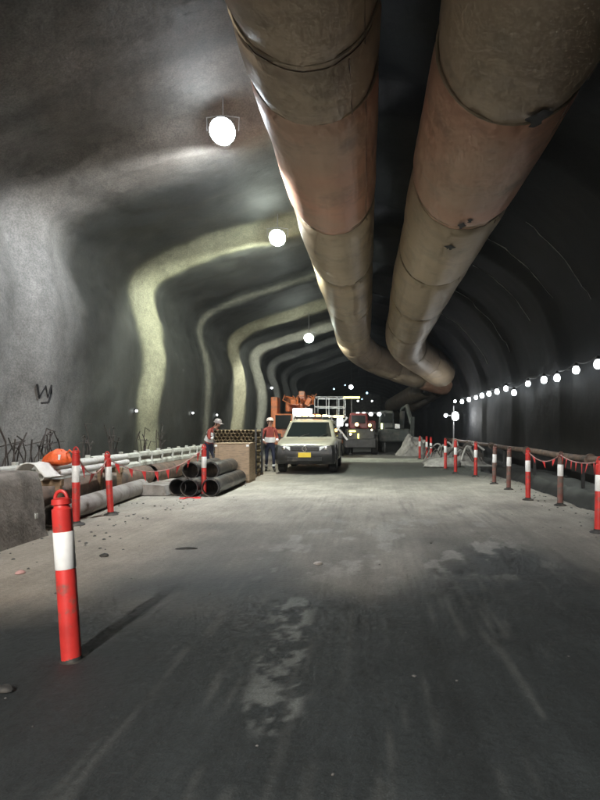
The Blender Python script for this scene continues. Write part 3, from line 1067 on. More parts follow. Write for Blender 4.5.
# ------------------------------------------------------------------ concrete block
cb = thing('concrete_block', 'chipped grey brown concrete barrier block at the left picture edge', 'block', (-4.70, 6.85, 0), R(90))
bm = bmesh.new()
bmesh.ops.create_cube(bm, size=1)
bmesh.ops.subdivide_edges(bm, edges=bm.edges[:], cuts=9, use_grid_fill=True)
for v in bm.verts:
    p = v.co.copy()
    q = Vector((p.x * 2.5, p.y * (0.78 - 0.16 * (p.z + 0.5)), (p.z + 0.5) * 0.88))
    nrm_ = (fbm(np.array(q.x * 2.1 + 9), np.array(q.z * 2.3 + q.y * 1.7), 161, 3) - 0.5) * 0.06
    edge = sum(1 for k in p if abs(k) > 0.45)
    if edge >= 2:
        nrm_ -= 0.03 + 0.035 * random.random() * (random.random() < 0.4)
    if q.z > 0.02:
        d = Vector((p.x if abs(p.x) > 0.49 else 0, p.y if abs(p.y) > 0.49 else 0, p.z if abs(p.z) > 0.49 else 0))
        if d.length > 0:
            q += d.normalized() * float(nrm_)
    v.co = q
me = bpy.data.meshes.new('block')
bm.to_mesh(me)
bm.free()
me.materials.append(M['concrete'])
me.polygons.foreach_set('use_smooth', [True] * len(me.polygons))
me.set_sharp_from_angle(angle=R(35))
link('block', me, cb)
for sx in (-0.7, 0.7):
    MB().tube([(sx - 0.1, 0, 0.85), (sx - 0.09, 0, 0.94), (sx, 0, 0.985), (sx + 0.09, 0, 0.94), (sx + 0.1, 0, 0.85)], 0.012, 6).build('lifting_loop', 'rebar', cb, True)
MB().box((0.98, -0.365, 0.30), (0.07, 0.03, 0.07), bev=0.006).build('anchor_plate', 'galv', cb)

# ------------------------------------------------------------------ pipes along the left verge
def pipe_thing(name, label, a, b, r, m, wall=0.02, group=None, collar=False):
    a, b = Vector(a), Vector(b)
    root = thing(name, label, 'pipe', a, group=group)
    MB().pipe((0, 0, 0), b - a, r, wall, 24).build('pipe', m, root, True)
    if collar:
        d = (b - a)
        MB().pipe(d * 0.03, d * 0.03 + d.normalized() * 0.16, r * 1.08, r * 0.075, 24).build('collar', m, root, True)
    return root


pipe_thing('concrete_pipe', 'long pale grey pipe lying along the edge of the floor behind the left posts', (-4.62, 8.75, 0.165), (-4.98, 13.2, 0.165), 0.165, 'pale_pipe', 0.03)
pipe_thing('steel_pipe', 'rusty brown steel pipe on the ground in front of the white guard rail, near length', (-5.65, 9.4, 0.25), (-5.72, 15.4, 0.25), 0.25, 'brown_pipe', 0.015, 'brown steel pipes by the guard rail')
pipe_thing('steel_pipe', 'rusty brown steel pipe on the ground in front of the white guard rail, far length', (-5.68, 15.6, 0.25), (-5.5, 21.5, 0.25), 0.25, 'brown_pipe', 0.015, 'brown steel pipes by the guard rail')
# timber bearers carrying white pipes
for k, y in enumerate((9.35, 12.2)):
    root = thing('timber_trestle', ('near' if k == 0 else 'far') + ' timber trestle under the white plastic pipes', 'trestle', (-5.02 if k == 0 else -5.25, y, 0))
    MB().box((0, 0, 0.60), (0.52, 0.10, 0.10), bev=0.008).build('beam', 'timber', root)
    for sx in (-0.2, 0.2):
        MB().box((sx, 0, 0.275), (0.08, 0.08, 0.55), bev=0.006).build('leg', 'timber', root)
wl = ['lower left white plastic pipe on the trestles', 'lower right white plastic pipe on the trestles', 'upper white plastic pipe on the trestles, lying on two others']
for k, (dx, z) in enumerate(((-0.12, 0.71), (0.02, 0.71), (-0.05, 0.828))):
    pipe_thing('plastic_pipe', wl[k], (-4.98 + dx, 8.95 + 0.12 * k, z), (-5.24 + dx, 12.9 + 0.1 * k, z), 0.061, 'white_pipe', 0.006, 'white plastic pipes on trestles')
# orange bag and white sheet on the pipes
def lump(rx, ry, rz, seed, n=16, m=10, squash=0.0):
    mb = MB()
    rings = []
    for i in range(m + 1):
        ph = math.pi * i / m
        ring = []
        for j in range(n):
            t = 2 * math.pi * j / n
            d = 1 + 0.5 * (float(fbm(np.array(2.0 + math.cos(t) * 1.4 + seed), np.array(3 + math.sin(t) * 1.4 + ph * 1.2), seed, 3)) - 0.5)
            z = -math.cos(ph)
            if z < 0:
                z *= 0.45
            ring.append((rx * d * max(math.sin(ph), 0.03) * math.cos(t), ry * d * max(math.sin(ph), 0.03) * math.sin(t), rz * z * d))
        rings.append(ring)
    return mb.loft(rings)


root = thing('kit_bag', 'crumpled orange bag lying on the white plastic pipes', 'bag', (-4.93, 9.55, 0.93))
lump(0.22, 0.20, 0.17, 5).build('bag_body', 'orange_bag', root, True)
MB().box((0.04, -0.17, 0.06), (0.16, 0.02, 0.09), bev=0.005, rot=Matrix.Rotation(R(-25), 3, 'X')).build('pale_patch', 'reflective', root)
MB().tube([(0.13, -0.02, 0.10), (0.2, -0.04, 0.17), (0.26, -0.04, 0.12), (0.27, -0.02, 0.02)], 0.015, 6).build('strap', 'orange_bag', root, True)
root = thing('folded_sheet', 'folded white sheet draped over the near ends of the white pipes', 'sheet', (-5.05, 9.15, 0.85))
P = []
for i in range(9):
    for j in range(7):
        u, v = i / 8 - 0.5, j / 6 - 0.5
        z = 0.06 - 0.9 * max(0, abs(u + 0.05) - 0.17) + 0.012 * math.sin(i * 2.1 + j * 1.3)
        P.append((u * 0.62 + v * 0.05, v * 0.34, max(z, -0.14)))
F = [(i * 7 + j, (i + 1) * 7 + j, (i + 1) * 7 + j + 1, i * 7 + j + 1) for i in range(8) for j in range(6)]
o = MB().add(P, F).build('sheet', 'white_cloth', root, True)
sm = o.modifiers.new('thick', 'SOLIDIFY')
sm.thickness = 0.012

# bent pale drain trough
root = thing('drain_trough', 'short pale grey folded metal trough on the floor before the black pipes', 'trough', (-4.62, 12.75, 0), R(0))
prof_t = [(-0.34, 0.02), (-0.26, 0.24), (-0.20, 0.25), (0.20, 0.23), (0.27, 0.22), (0.34, 0.01)]
rings = []
for y in (0, 0.5, 1.0, 1.55):
    top = [(x + 0.10 * y, y, z) for x, z in prof_t]
    rings.append(top)
MB().loft(rings).build('trough', 'pale_pipe', root)
MB().box((0.08, 0.75, 0.255), (0.40, 0.05, 0.03), bev=0.004).build('rib', 'pale_pipe', root)

# black pipes
bl = ['black plastic pipe, left of the three lying on the floor', 'black plastic pipe, middle of the three lying on the floor', 'black plastic pipe, right of the three lying on the floor, nearest the road',
      'black plastic pipe, left of the two stacked on top', 'black plastic pipe, right of the two stacked on top']
for k, (x, y0, y1, z) in enumerate(((-4.05, 12.75, 15.3, 0.19), (-3.76, 12.6, 15.35, 0.19), (-3.33, 12.65, 15.45, 0.19), (-3.905, 13.2, 15.3, 0.512), (-3.545, 13.5, 15.4, 0.487))):
    z += 0.0
    o = pipe_thing('black_pipe', bl[k], (x, y0, z), (x + (0.02 if k != 2 else 0.0), y1, z), 0.185, 'black_pipe', 0.018, 'black pipes in a heap', collar=(k in (2, 4)))
# red foot tray of tape
MB
root = thing('tape_roll', 'loose red tape lying on the floor at the black pipe ends', 'tape', (-3.75, 12.35, 0.0))
MB().tube([(0.10 + 0.16 * math.cos(t * 1.3) + 0.05 * math.sin(t * 7), 0.10 * math.sin(t * 2.1), 0.012 + 0.006 * math.sin(t * 5)) for t in np.linspace(0, 5.5, 40)], 0.011, 5).build('tape', 'flag', root, True)

# odd clods and scraps on the floor
for px, py, a_, b_, h_, rz_, mm, lab in ((186, 549, 0.13, 0.016, 0.02, 8, 'rubber', 'thin dark strip of debris lying on the pale verge'), (104, 556, 0.05, 0.04, 0.03, 20, 'rubber', 'small dark clod on the brown verge'),
                                     (20, 574, 0.05, 0.025, 0.03, 40, 'cord', 'small pinkish scrap below the concrete block'), (4, 692, 0.055, 0.03, 0.03, 0, 'rubber', 'dark scrap at the left picture edge on the wet floor'),
                                     (318, 563, 0.05, 0.06, 0.02, 0, 'pale_pipe', 'pale flat clod of dried mud in the middle of the road')):
    g = on_ground(px, py)
    root = thing('debris_scrap', lab, 'debris', (g.x, g.y, float(ground_z(g.x, g.y)) + h_ * 0.3), R(rz_))
    lump(a_, b_, h_, int(px), 12, 7).build('clod', mm, root, True)

# crate
root = thing('plywood_crate', 'tan plywood crate standing behind the black pipes', 'crate', (-3.56, 16.15, 0))
for nm, c_, s_ in (('front_panel', (0, -0.42, 0.55), (0.90, 0.02, 0.96)), ('back_panel', (0, 0.42, 0.55), (0.90, 0.02, 0.96)), ('side_panel', (-0.44, 0, 0.55), (0.02, 0.816, 0.96)),
                   ('side_panel', (0.44, 0, 0.55), (0.02, 0.816, 0.96)), ('lid', (0, 0, 1.043), (0.93, 0.89, 0.022))):
    MB().box(c_, s_, bev=0.003).build(nm, 'plywood', root)
for sx in (-0.40, 0.40):
    MB().box((sx, -0.442, 0.55), (0.07, 0.022, 0.95), bev=0.003).build('batten', 'plywood', root)
    MB().box((sx, 0, 0.035), (0.09, 0.86, 0.07), bev=0.004).build('skid', 'timber', root)
for sx in (-0.42, 0.41):
    MB().box((sx, -0.456, 0.99), (0.07, 0.006, 0.05)).build('corner_label', 'reflective', root)

# tube bundle
root = thing('tube_bundle', 'stacked bundle of narrow brown tubes seen end on behind the crate', 'tubes', (-3.88, 17.3, 0))
tm = MB().pipe((0, 0, 0), (0, 1.5, 0), 0.056, 0.008, 10).mesh('tube', 'tube_card', True)
dz = 0.0985
for r_ in range(13):
    for k in range(10 if r_ % 2 == 0 else 9):
        o = link('tube', tm, root)
        o.location = (-0.52 + k * 0.114 + (0.057 if r_ % 2 else 0), random.uniform(-0.03, 0.03), 0.16 + r_ * dz)
for y in (0.2, 0.75, 1.3):
    MB().box((0, y, 0.052), (1.26, 0.1, 0.104)).build('bearer', 'timber', root)
for sx in (-0.61, 0.60):
    for y in (0.25, 1.25):
        MB().box((sx, y, 0.75), (0.05, 0.06, 1.38)).build('stake', 'dark_steel', root)

# ------------------------------------------------------------------ white guard rail along the left wall
root = thing('guard_rail', 'pale galvanised guard rail of short panels along the left wall', 'guard rail', (-6.25, 8.0, 0))
W = [(0.0, 0.30), (0.05, 0.34), (0.055, 0.42), (-0.01, 0.48), (-0.01, 0.54), (0.055, 0.60), (0.05, 0.68), (0.0, 0.72)]
for k in range(18):
    y0 = k * 0.92
    x0_ = 0.012 * math.sin(k * 1.7) + 0.05 * k * 0.02
    rings = []
    for y in (y0 + 0.02, y0 + 0.88):
        o_ = [(x0_ + x, y, z + 0.08 + 0.01 * math.sin(k * 2.3)) for x, z in W]
        rings.append(o_ + [(x - 0.012, yy, z) for x, yy, z in reversed(o_)])
    MB().loft(rings).build('panel', 'galv', root)
    MB().box((x0_ - 0.07, y0 + 0.9, 0.42), (0.09, 0.07, 0.84), bev=0.006).build('post', 'galv', root)
    MB().box((x0_ + 0.045, y0 + 0.9, 0.60), (0.045, 0.05, 0.40), bev=0.006).build('clamp', 'galv', root)

# ------------------------------------------------------------------ starter bars at the left wall foot
bars = [(10, 'leftmost clump of dark bent starter bars at the left wall foot'), (34, 'clump of dark starter bars above the concrete block'), (52, 'clump of dark starter bars behind the orange bag'),
        (84, 'tall clump of dark starter bars behind the second left post'), (112, 'clump of dark starter bars behind the leaning post'), (142, 'clump of dark starter bars on the pale wall band'), (160, 'small clump of starter bars right of the pale wall band')]
for k, (px, lab) in enumerate(bars):
    Y = 600 * 6.55 / (368 - px)
    root = thing('starter_bars', lab, 'rebar', (-6.55, Y, 0), group='starter bars at the wall foot')
    for q in range(random.randint(5, 8)):
        x, y = random.uniform(-0.05, 0.1), random.uniform(-0.35, 0.35)
        h = random.uniform(1.05, 1.55)
        a = random.uniform(-0.3, 0.3)
        pts = [(x, y, -0.03), (x, y, h * 0.55), (x + random.uniform(-0.03, 0.06), y + a * 0.3, h * 0.8), (x + random.uniform(-0.05, 0.12), y + a, h)]
        if q % 3 == 0:
            pts.append((pts[-1][0] + 0.05, pts[-1][1] + random.choice([-1, 1]) * 0.25, h + random.uniform(-0.12, 0.12)))
        MB().tube(pts, 0.013, 5).build('bar', 'rebar', root)
    zt = 1.12
    MB().cyl((0.05, -0.38, zt), (0.05, 0.4, zt + random.uniform(-0.1, 0.1)), 0.012, n=5).build('tie_bar', 'rebar', root)

# small sprayed mark on the left wall
wp = wall_point(12.7, z=2.2)
root = thing('spray_mark', 'small black scribbled spray mark on the grey left wall', 'marking', (0, 0, 0))
stroke = [(-0.22, 0.16), (-0.12, -0.12), (-0.02, 0.14), (0.06, -0.10), (0.14, 0.16), (0.2, -0.02), (0.10, -0.2), (-0.05, -0.22)]
pts = []
for u, v in stroke:
    q = wall_point(12.7 + u, z=2.2 + v)
    pts.append(Vector((q.x + 0.012, 12.7 + u, 2.2 + v)))
MB().tube(pts, 0.022, 5).build('stroke', 'spray_paint', root)

# small pilot lamps on the left wall
for px, py, lab in ((199, 413, 'tiny white lamp on the dark left wall, left of the pair'), (218, 415, 'tiny white lamp on the dark left wall above the bending worker'), (148, 411, 'tiny white lamp low on the pale wall band'), (275, 388, 'small white lamp on the left wall above the standing worker')):
    Y = 600 * 6.75 / (368 - px)
    z = EYE.z - (py - 428) / 600 * Y
    q = wall_point(Y, z=z)
    root = thing('wall_lamp', lab, 'lamp', (q.x + 0.02, Y, z), group='tiny lamps on the left wall')
    MB().box((0.0, 0, 0), (0.12, 0.12, 0.16), bev=0.01).build('housing', 'dark_steel', root)
    s_ = 0.035 if px != 275 else 0.07
    MB().lathe([(s_ * 0.4, -s_), (s_, -s_ * 0.4), (s_, s_ * 0.4), (s_ * 0.4, s_)], (0.07, -0.06, 0), 10).build('lens', 'led_white', root, True)


# ------------------------------------------------------------------ people
def skinned(verts, edges, radii, root=0, sub=1):
    me = bpy.data.meshes.new('skin_tmp')
    me.from_pydata([tuple(v) for v in verts], edges, [])
    o = bpy.data.objects.new('skin_tmp', me)
    col.objects.link(o)
    o.modifiers.new('skin', 'SKIN')
    sv = me.skin_vertices[0].data if me.skin_vertices else None
    if sv is None:
        bm = bmesh.new()
        bm.from_mesh(me)
        bm.verts.layers.skin.verify()
        bm.to_mesh(me)
        bm.free()
        sv = me.skin_vertices[0].data
    for i, r in enumerate(radii):
        sv[i].radius = (r, r) if isinstance(r, (int, float)) else r
        sv[i].use_root = (i == root)
    s = o.modifiers.new('sub', 'SUBSURF')
    s.levels = sub
    s.render_levels = sub
    dg = bpy.context.evaluated_depsgraph_get()
    dg.update()
    ev = o.evaluated_get(dg)
    m2 = ev.to_mesh()
    V = [v.co.copy() for v in m2.vertices]
    F = [tuple(p.vertices) for p in m2.polygons]
    ev.to_mesh_clear()
    bpy.data.objects.remove(o)
    bpy.data.meshes.remove(me)
    return V, F


def person(label, loc, rz, J, shirt, trousers, helmet_m, look=(0, -1, 0)):
    """J: joint positions in metres, figure facing -y in its own space"""
    root = thing('person', label, 'person', loc, rz)
    names = ['pelvis', 'belly', 'chest', 'collar', 'neck', 'chin', 'skull', 'crown',
             'hipL', 'kneeL', 'ankleL', 'toeL', 'hipR', 'kneeR', 'ankleR', 'toeR',
             'shL', 'elL', 'wrL', 'haL', 'shR', 'elR', 'wrR', 'haR']
    rad = [(0.155, 0.115), (0.145, 0.105), (0.165, 0.12), (0.11, 0.08), 0.055, (0.070, 0.078), (0.080, 0.098), (0.06, 0.07),
           0.092, 0.060, 0.044, 0.042, 0.092, 0.060, 0.044, 0.042,
           0.066, 0.047, 0.032, (0.036, 0.024), 0.066, 0.047, 0.032, (0.036, 0.024)]
    ix = {n: i for i, n in enumerate(names)}
    E = [('pelvis', 'belly'), ('belly', 'chest'), ('chest', 'collar'), ('collar', 'neck'), ('neck', 'chin'), ('chin', 'skull'), ('skull', 'crown')]
    for s in 'LR':
        E += [('pelvis', 'hip' + s), ('hip' + s, 'knee' + s), ('knee' + s, 'ankle' + s), ('ankle' + s, 'toe' + s),
              ('collar', 'sh' + s), ('sh' + s, 'el' + s), ('el' + s, 'wr' + s), ('wr' + s, 'ha' + s)]
    V, F = skinned([J[n] for n in names], [(ix[a], ix[b]) for a, b in E], rad)
    mb = MB()
    P = {n: Vector(J[n]) for n in names}
    segs = [(P[a], P[b], a, b) for a, b in E]

    def region(p):
        best, k = 9, None
        for a, b, na, nb in segs:
            d = b - a
            t = max(0, min(1, (p - a).dot(d) / max(d.length_squared, 1e-9)))
            q = (p - (a + d * t)).length
            if q < best:
                best, k = q, (na, nb)
        return k
    for f in F:
        cc = sum((V[i] for i in f), Vector()) / len(f)
        a, b = region(cc)
        if a in ('neck', 'chin', 'skull') or b in ('haL', 'haR'):
            mi = 0
        elif b.startswith('toe'):
            mi = 3
        elif a.startswith(('hip', 'knee')) or b.startswith('hip') or (a == 'pelvis' and cc.z < P['pelvis'].z + 0.04):
            mi = 2
        else:
            mi = 1
        mb.m.append(mi)
    mb.v = [tuple(v) for v in V]
    mb.f = list(F)
    # fingers: short skinned chains rooted in the palm
    for s, sg in (('L', 1), ('R', -1)):
        wv, hv = P['wr' + s], P['ha' + s]
        d = (hv - wv).normalized()
        side = d.cross(Vector((0, 1, 0.3))).normalized()
        pn = d.cross(side).normalized()
        for k in range(4):
            o_ = side * (0.027 - 0.018 * k)
            L = (0.07, 0.078, 0.073, 0.058)[k]
            a0 = hv + o_ - d * 0.01
            v2, f2 = skinned([a0, a0 + d * L * 0.5 + pn * 0.008, a0 + d * L * 0.8 + pn * 0.025, a0 + d * L * 0.95 + pn * 0.042], [(0, 1), (1, 2), (2, 3)], [0.0095, 0.009, 0.008, 0.007])
            mb.add(v2, f2, 0)
        a0 = wv + d * 0.03 + side * 0.02
        v2, f2 = skinned([a0, a0 + side * 0.03 + d * 0.025 + pn * 0.01, a0 + side * 0.04 + d * 0.055 + pn * 0.022], [(0, 1), (1, 2)], [0.012, 0.0105, 0.009])
        mb.add(v2, f2, 0)
    mb.build('body', ['skin', shirt, trousers, 'rubber'], root, True)
    # head furniture
    sk = P['skull']
    upv = (P['crown'] - P['chin']).normalized()
    fw = Vector(look).normalized()
    fw = (fw - upv * fw.dot(upv)).normalized()
    rt_ = fw.cross(upv)
    Q = Matrix((rt_, -fw, upv)).transposed()
    fc = sk - upv * 0.01
    for sg in (-1, 1):
        MB().lathe([(0.002, -0.012), (0.012, -0.004), (0.012, 0.004), (0.002, 0.012)], fc + fw * 0.088 + rt_ * 0.032 * sg, 8).build('eye', 'eye', root, True)
        MB().box(fc + rt_ * 0.086 * sg - upv * 0.02, (0.02, 0.03, 0.06), rot=Q, bev=0.007).build('ear', 'skin', root)
    MB().box(fc + fw * 0.102 - upv * 0.03, (0.026, 0.03, 0.045), rot=Q, bev=0.009).build('nose', 'skin', root)
    MB().box(fc + fw * 0.088 - upv * 0.07, (0.05, 0.012, 0.014), rot=Q, bev=0.004).build('mouth', 'lip', root)
    MB().lathe([(0.085, -0.06), (0.092, 0.01), (0.09, 0.03)], fc - fw * 0.03 - upv * 0.0, 16, rot=Q).build('hair', 'hair', root, True)
    hl = MB().lathe([(0.135, 0.03), (0.138, 0.038), (0.122, 0.045), (0.118, 0.08), (0.10, 0.12), (0.06, 0.15), (0.015, 0.16)], fc, 20, rot=Q)
    hl.box(fc + fw * 0.15 + upv * 0.035, (0.15, 0.08, 0.010), rot=Q, bev=0.004)
    hl.build('helmet', helmet_m, root, True)
    # hi-vis bands: rings round torso and forearms / shins
    def band(a, b, t, rx, ry, hgt, nm='reflective_band', mm='reflective'):
        p = a.lerp(b, t)
        ax = (b - a).normalized()
        e1 = (rt_ - ax * rt_.dot(ax)).normalized()
        e2 = ax.cross(e1)
        rings = []
        for h_, g in ((-hgt, 0.97), (-hgt * 0.9, 1.03), (hgt * 0.9, 1.03), (hgt, 0.97)):
            rings.append([p + ax * h_ + e1 * rx * g * math.cos(u) + e2 * ry * g * math.sin(u) for u in np.linspace(0, 2 * math.pi, 20, endpoint=False)])
        MB().loft(rings).build(nm, mm, root, True)
    return root, P, band


def stand(lean=0.0):
    return dict(pelvis=(0, 0.02, 0.93), belly=(0, 0.01, 1.10), chest=(0, 0.0, 1.28), collar=(0, 0.01, 1.43), neck=(0, 0.0, 1.51), chin=(0, -0.03, 1.58), skull=(0, -0.025, 1.655), crown=(0, -0.015, 1.71),
                hipL=(0.10, 0.02, 0.86), kneeL=(0.12, -0.03, 0.48), ankleL=(0.13, 0.03, 0.09), toeL=(0.15, -0.13, 0.043),
                hipR=(-0.10, 0.02, 0.86), kneeR=(-0.11, 0.0, 0.48), ankleR=(-0.12, 0.05, 0.09), toeR=(-0.15, -0.11, 0.043),
                shL=(0.185, 0.01, 1.40), elL=(0.25, 0.03, 1.12), wrL=(0.20, -0.17, 1.0), haL=(0.14, -0.25, 1.0),
                shR=(-0.185, 0.01, 1.40), elR=(-0.26, 0.04, 1.13), wrR=(-0.22, -0.13, 0.97), haR=(-0.17, -0.21, 0.95))


pa = Vector(((270 - 368) / 600 * 20.0, 20.0, 0))
pa.z = float(ground_z(pa.x, pa.y))
root, P, band = person('person in maroon top and navy trousers standing beside the pickup', pa, R(18), stand(), 'maroon', 'navy', 'helmet')
band(P['pelvis'], P['belly'], 0.75, 0.175, 0.135, 0.085)
band(P['wrR'], P['elR'], 0.35, 0.046, 0.046, 0.05)
band(P['wrL'], P['elL'], 0.35, 0.046, 0.046, 0.05)
for s in 'LR':
    band(P['ankle' + s], P['knee' + s], 0.3, 0.058, 0.058, 0.03)
bend = dict(pelvis=(0, 0.06, 0.93), belly=(0, 0.02, 1.09), chest=(0, -0.08, 1.26), collar=(0, -0.17, 1.40), neck=(0, -0.22, 1.47), chin=(0, -0.29, 1.53), skull=(0, -0.32, 1.60), crown=(0, -0.33, 1.655),
            hipL=(0.10, 0.06, 0.86), kneeL=(0.14, -0.08, 0.48), ankleL=(0.14, 0.04, 0.09), toeL=(0.16, -0.12, 0.043),
            hipR=(-0.10, 0.06, 0.86), kneeR=(-0.12, -0.02, 0.48), ankleR=(-0.13, 0.14, 0.09), toeR=(-0.15, -0.02, 0.043),
            shL=(0.19, -0.14, 1.37), elL=(0.25, -0.24, 1.12), wrL=(0.18, -0.44, 1.18), haL=(0.14, -0.52, 1.21),
            shR=(-0.19, -0.14, 1.37), elR=(-0.26, -0.20, 1.11), wrR=(-0.20, -0.41, 1.16), haR=(-0.16, -0.49, 1.19))
pb = Vector((-4.98, 18.9, 0))
root, P, band = person('person in maroon top bending over the tube bundle by the wall', pb, R(62), bend, 'maroon', 'navy', 'helmet_grey')
band(P['belly'], P['chest'], 0.1, 0.175, 0.13, 0.07)
band(P['chest'], P['collar'], 0.3, 0.19, 0.145, 0.05)
for s in 'LR':
    band(P['wr' + s], P['el' + s], 0.4, 0.046, 0.046, 0.05)


# ------------------------------------------------------------------ vehicles
def wheel(parent, loc, r, w_, side=1, rimm='steel'):
    o = MB().lathe([(r * 0.55, -w_ / 2), (r * 0.92, -w_ / 2), (r, -w_ * 0.36), (r, w_ * 0.36), (r * 0.92, w_ / 2), (r * 0.55, w_ / 2)], n=28, rot=Matrix.Rotation(R(90), 3, 'Y')).build('wheel', 'rubber', parent, True)
    o.location = loc
    mb = MB().lathe([(0.05, 0), (r * 0.57, 0.0), (r * 0.6, 0.02), (r * 0.5, 0.03), (r * 0.15, -0.015), (0.03, 0.02)], (0, 0, 0), 20, rot=Matrix.Rotation(R(90 * side), 3, 'Y'))
    q = mb.build('rim', rimm, o, True)
    q.location = (side * (w_ / 2 - 0.015), 0, 0)
    return o


def rrect(cx, hw, z0, z1, y, rr=0.08, k=4):
    """rounded rectangle ring in the x-z plane"""
    pts = []
    for sx, sz, a0 in ((1, -1, -90), (1, 1, 0), (-1, 1, 90), (-1, -1, 180)):
        ox, oz = cx + sx * (hw - rr), (z1 - rr if sz > 0 else z0 + rr)
        for i in range(k + 1):
            t = R(a0 + 90 * i / k)
            pts.append((ox + rr * math.cos(t), y, oz + rr * math.sin(t)))
    return pts


ut = thing('pickup_truck', 'beige pickup facing the camera with yellow plate and amber roof lights', 'pickup', (-1.99, 18.9, 0.0), R(0))
# front at y = 0, tail at y = 5.1
secs = [(0.00, 0.70, 0.42, 0.80, 0.06), (0.05, 0.80, 0.36, 0.90, 0.08), (0.20, 0.89, 0.34, 0.99, 0.09), (0.50, 0.93, 0.33, 1.05, 0.10), (1.00, 0.945, 0.33, 1.10, 0.10), (1.45, 0.95, 0.33, 1.13, 0.10),
        (2.4, 0.95, 0.33, 1.13, 0.07), (3.5, 0.95, 0.33, 1.13, 0.05), (4.9, 0.945, 0.40, 1.13, 0.05), (5.08, 0.93, 0.46, 1.11, 0.05)]
MB().loft([rrect(0, hw, z0, z1, y, rr) for y, hw, z0, z1, rr in secs]).build('body', 'car_paint', ut, True)
# cab greenhouse
def ring_plan(z, y0, y1, hw, rr=0.12, k=4):
    pts = []
    for sx, sy, a0 in ((1, -1, -90), (1, 1, 0), (-1, 1, 90), (-1, -1, 180)):
        ox, oy = sx * (hw - rr), (y1 - rr if sy > 0 else y0 + rr)
        for i in range(k + 1):
            t = R(a0 + 90 * i / k)
            pts.append((ox + rr * math.cos(t), oy + rr * math.sin(t), z))
    return pts


cab = MB().loft([ring_plan(1.09, 1.22, 3.62, 0.90), ring_plan(1.12, 1.26, 3.60, 0.89), ring_plan(1.66, 1.98, 3.40, 0.74), ring_plan(1.735, 2.14, 3.30, 0.66, 0.15), ring_plan(1.75, 2.3, 3.2, 0.55, 0.2)])
cab.build('cab', 'car_paint', ut, True)
# windscreen: a slab just proud of the raked face
def quad_slab(name, pts, nrm_, mm, parent, th=0.012, lift=0.008):
    nv = Vector(nrm_).normalized()
    return MB().slab([Vector(p) + nv * lift for p in pts], nv * th).build(name, mm, parent)


fn = Vector((0, -0.6, 0.80)).normalized()
fn = Vector((0, -(1.66 - 1.12), (1.98 - 1.26))).normalized()
quad_slab('windscreen', [(-0.76, 1.31, 1.155), (0.76, 1.31, 1.155), (0.63, 1.95, 1.635), (-0.63, 1.95, 1.635)], fn, 'glass', ut)
for sx in (-1, 1):
    sn = Vector((sx * (1.66 - 1.12), 0, 0.15)).normalized()
    for (ya, yb, yc, yd) in ((1.62, 2.36, 2.36, 2.14), (2.44, 3.30, 3.20, 2.44)):
        f = lambda y, z: (sx * (0.89 - (z - 1.12) / 0.54 * 0.15), y, z)
        quad_slab('side_window', [f(ya, 1.16), f(yb, 1.16), f(yc, 1.60), f(yd, 1.60)], sn, 'glass', ut)
    m_ = MB().box((sx * 1.05, 1.50, 1.17), (0.16, 0.10, 0.20), bev=0.03)
    m_.box((sx * 0.95, 1.53, 1.12), (0.14, 0.05, 0.05), bev=0.01)
    m_.build('side_mirror', 'car_black', ut)
    fr = [(sx * 0.46, -0.045, 0.745), (sx * 0.72, 0.0, 0.735), (sx * 0.885, 0.13, 0.76), (sx * 0.885, 0.15, 0.90), (sx * 0.74, 0.05, 0.905), (sx * 0.47, -0.015, 0.86)]
    h_ = MB().loft([fr, [(x * 0.97, y + 0.22, z) for x, y, z in fr]])
    hd = h_.build('headlight', 'headlamp', ut)
    MB().lathe([(0.03, -0.01), (0.055, -0.005), (0.055, 0.03), (0.03, 0.035)], (sx * 0.66, -0.012, 0.815), 14, rot=Matrix.Rotation(R(90), 3, 'X')).build('reflector_bowl', 'chrome', hd, True)
    MB().box((sx * 0.925, 2.4, 0.98), (0.06, 0.16, 0.03), bev=0.008).build('door_handle', 'car_black', ut)
    MB().box((sx * 0.955, 2.4, 0.70), (0.02, 0.02, 0.5)).build('door_gap', 'car_black', ut)
    # wheel arch flares
    for y in (0.98, 4.05):
        arc = [(sx * 0.952, y + 0.47 * math.cos(t), 0.40 + 0.47 * math.sin(t)) for t in np.linspace(0.05, math.pi - 0.05, 14)]
        MB().tube(arc, 0.035, 6).build('wheel_arch', 'car_black', ut, True)
        wheel(ut, (sx * 0.83, y, 0.385), 0.385, 0.255, sx)
# black fascia with grille, bumper and lower guard, shade of the front put into its colour
fa = []
for z, yo, hw in ((0.31, 0.04, 0.93), (0.42, -0.05, 0.955), (0.62, -0.08, 0.96), (0.72, -0.07, 0.955), (0.88, -0.01, 0.925), (0.905, 0.04, 0.91)):
    ring = [(hw, 0.55, z), (hw, 0.28, z), (hw * 0.985, 0.13, z), (hw * 0.90, yo + 0.06, z), (hw * 0.6, yo + 0.03, z), (0, yo, z)]
    fa.append(ring + [(-x, y, zz) for x, y, zz in reversed(ring[:-1])])
MB().loft(fa).build('bumper', 'car_black', ut, True)
gr_ = MB().box((0, -0.055, 0.80), (0.86, 0.06, 0.13), bev=0.015).build('grille', 'car_black', ut)
for z in (0.765, 0.805, 0.845):
    MB().box((0, -0.09, z), (0.84, 0.014, 0.012)).build('grille_bar', 'dark_steel', gr_)
MB().box((0, -0.055, 0.47), (1.1, 0.05, 0.14), bev=0.015).build('lower_intake', 'rubber', ut)
MB().box((0, -0.095, 0.605), (0.40, 0.02, 0.15), bev=0.004).build('number_plate', 'plate', ut)
em = MB().tube([(0.075 * math.cos(t), -0.115, 0.80 + 0.075 * math.sin(t)) for t in np.linspace(0, 2 * math.pi, 25)], 0.010, 6, caps=False)
em.tube([(-0.04, -0.115, 0.855), (0, -0.115, 0.80), (0.04, -0.115, 0.855)], 0.010, 6)
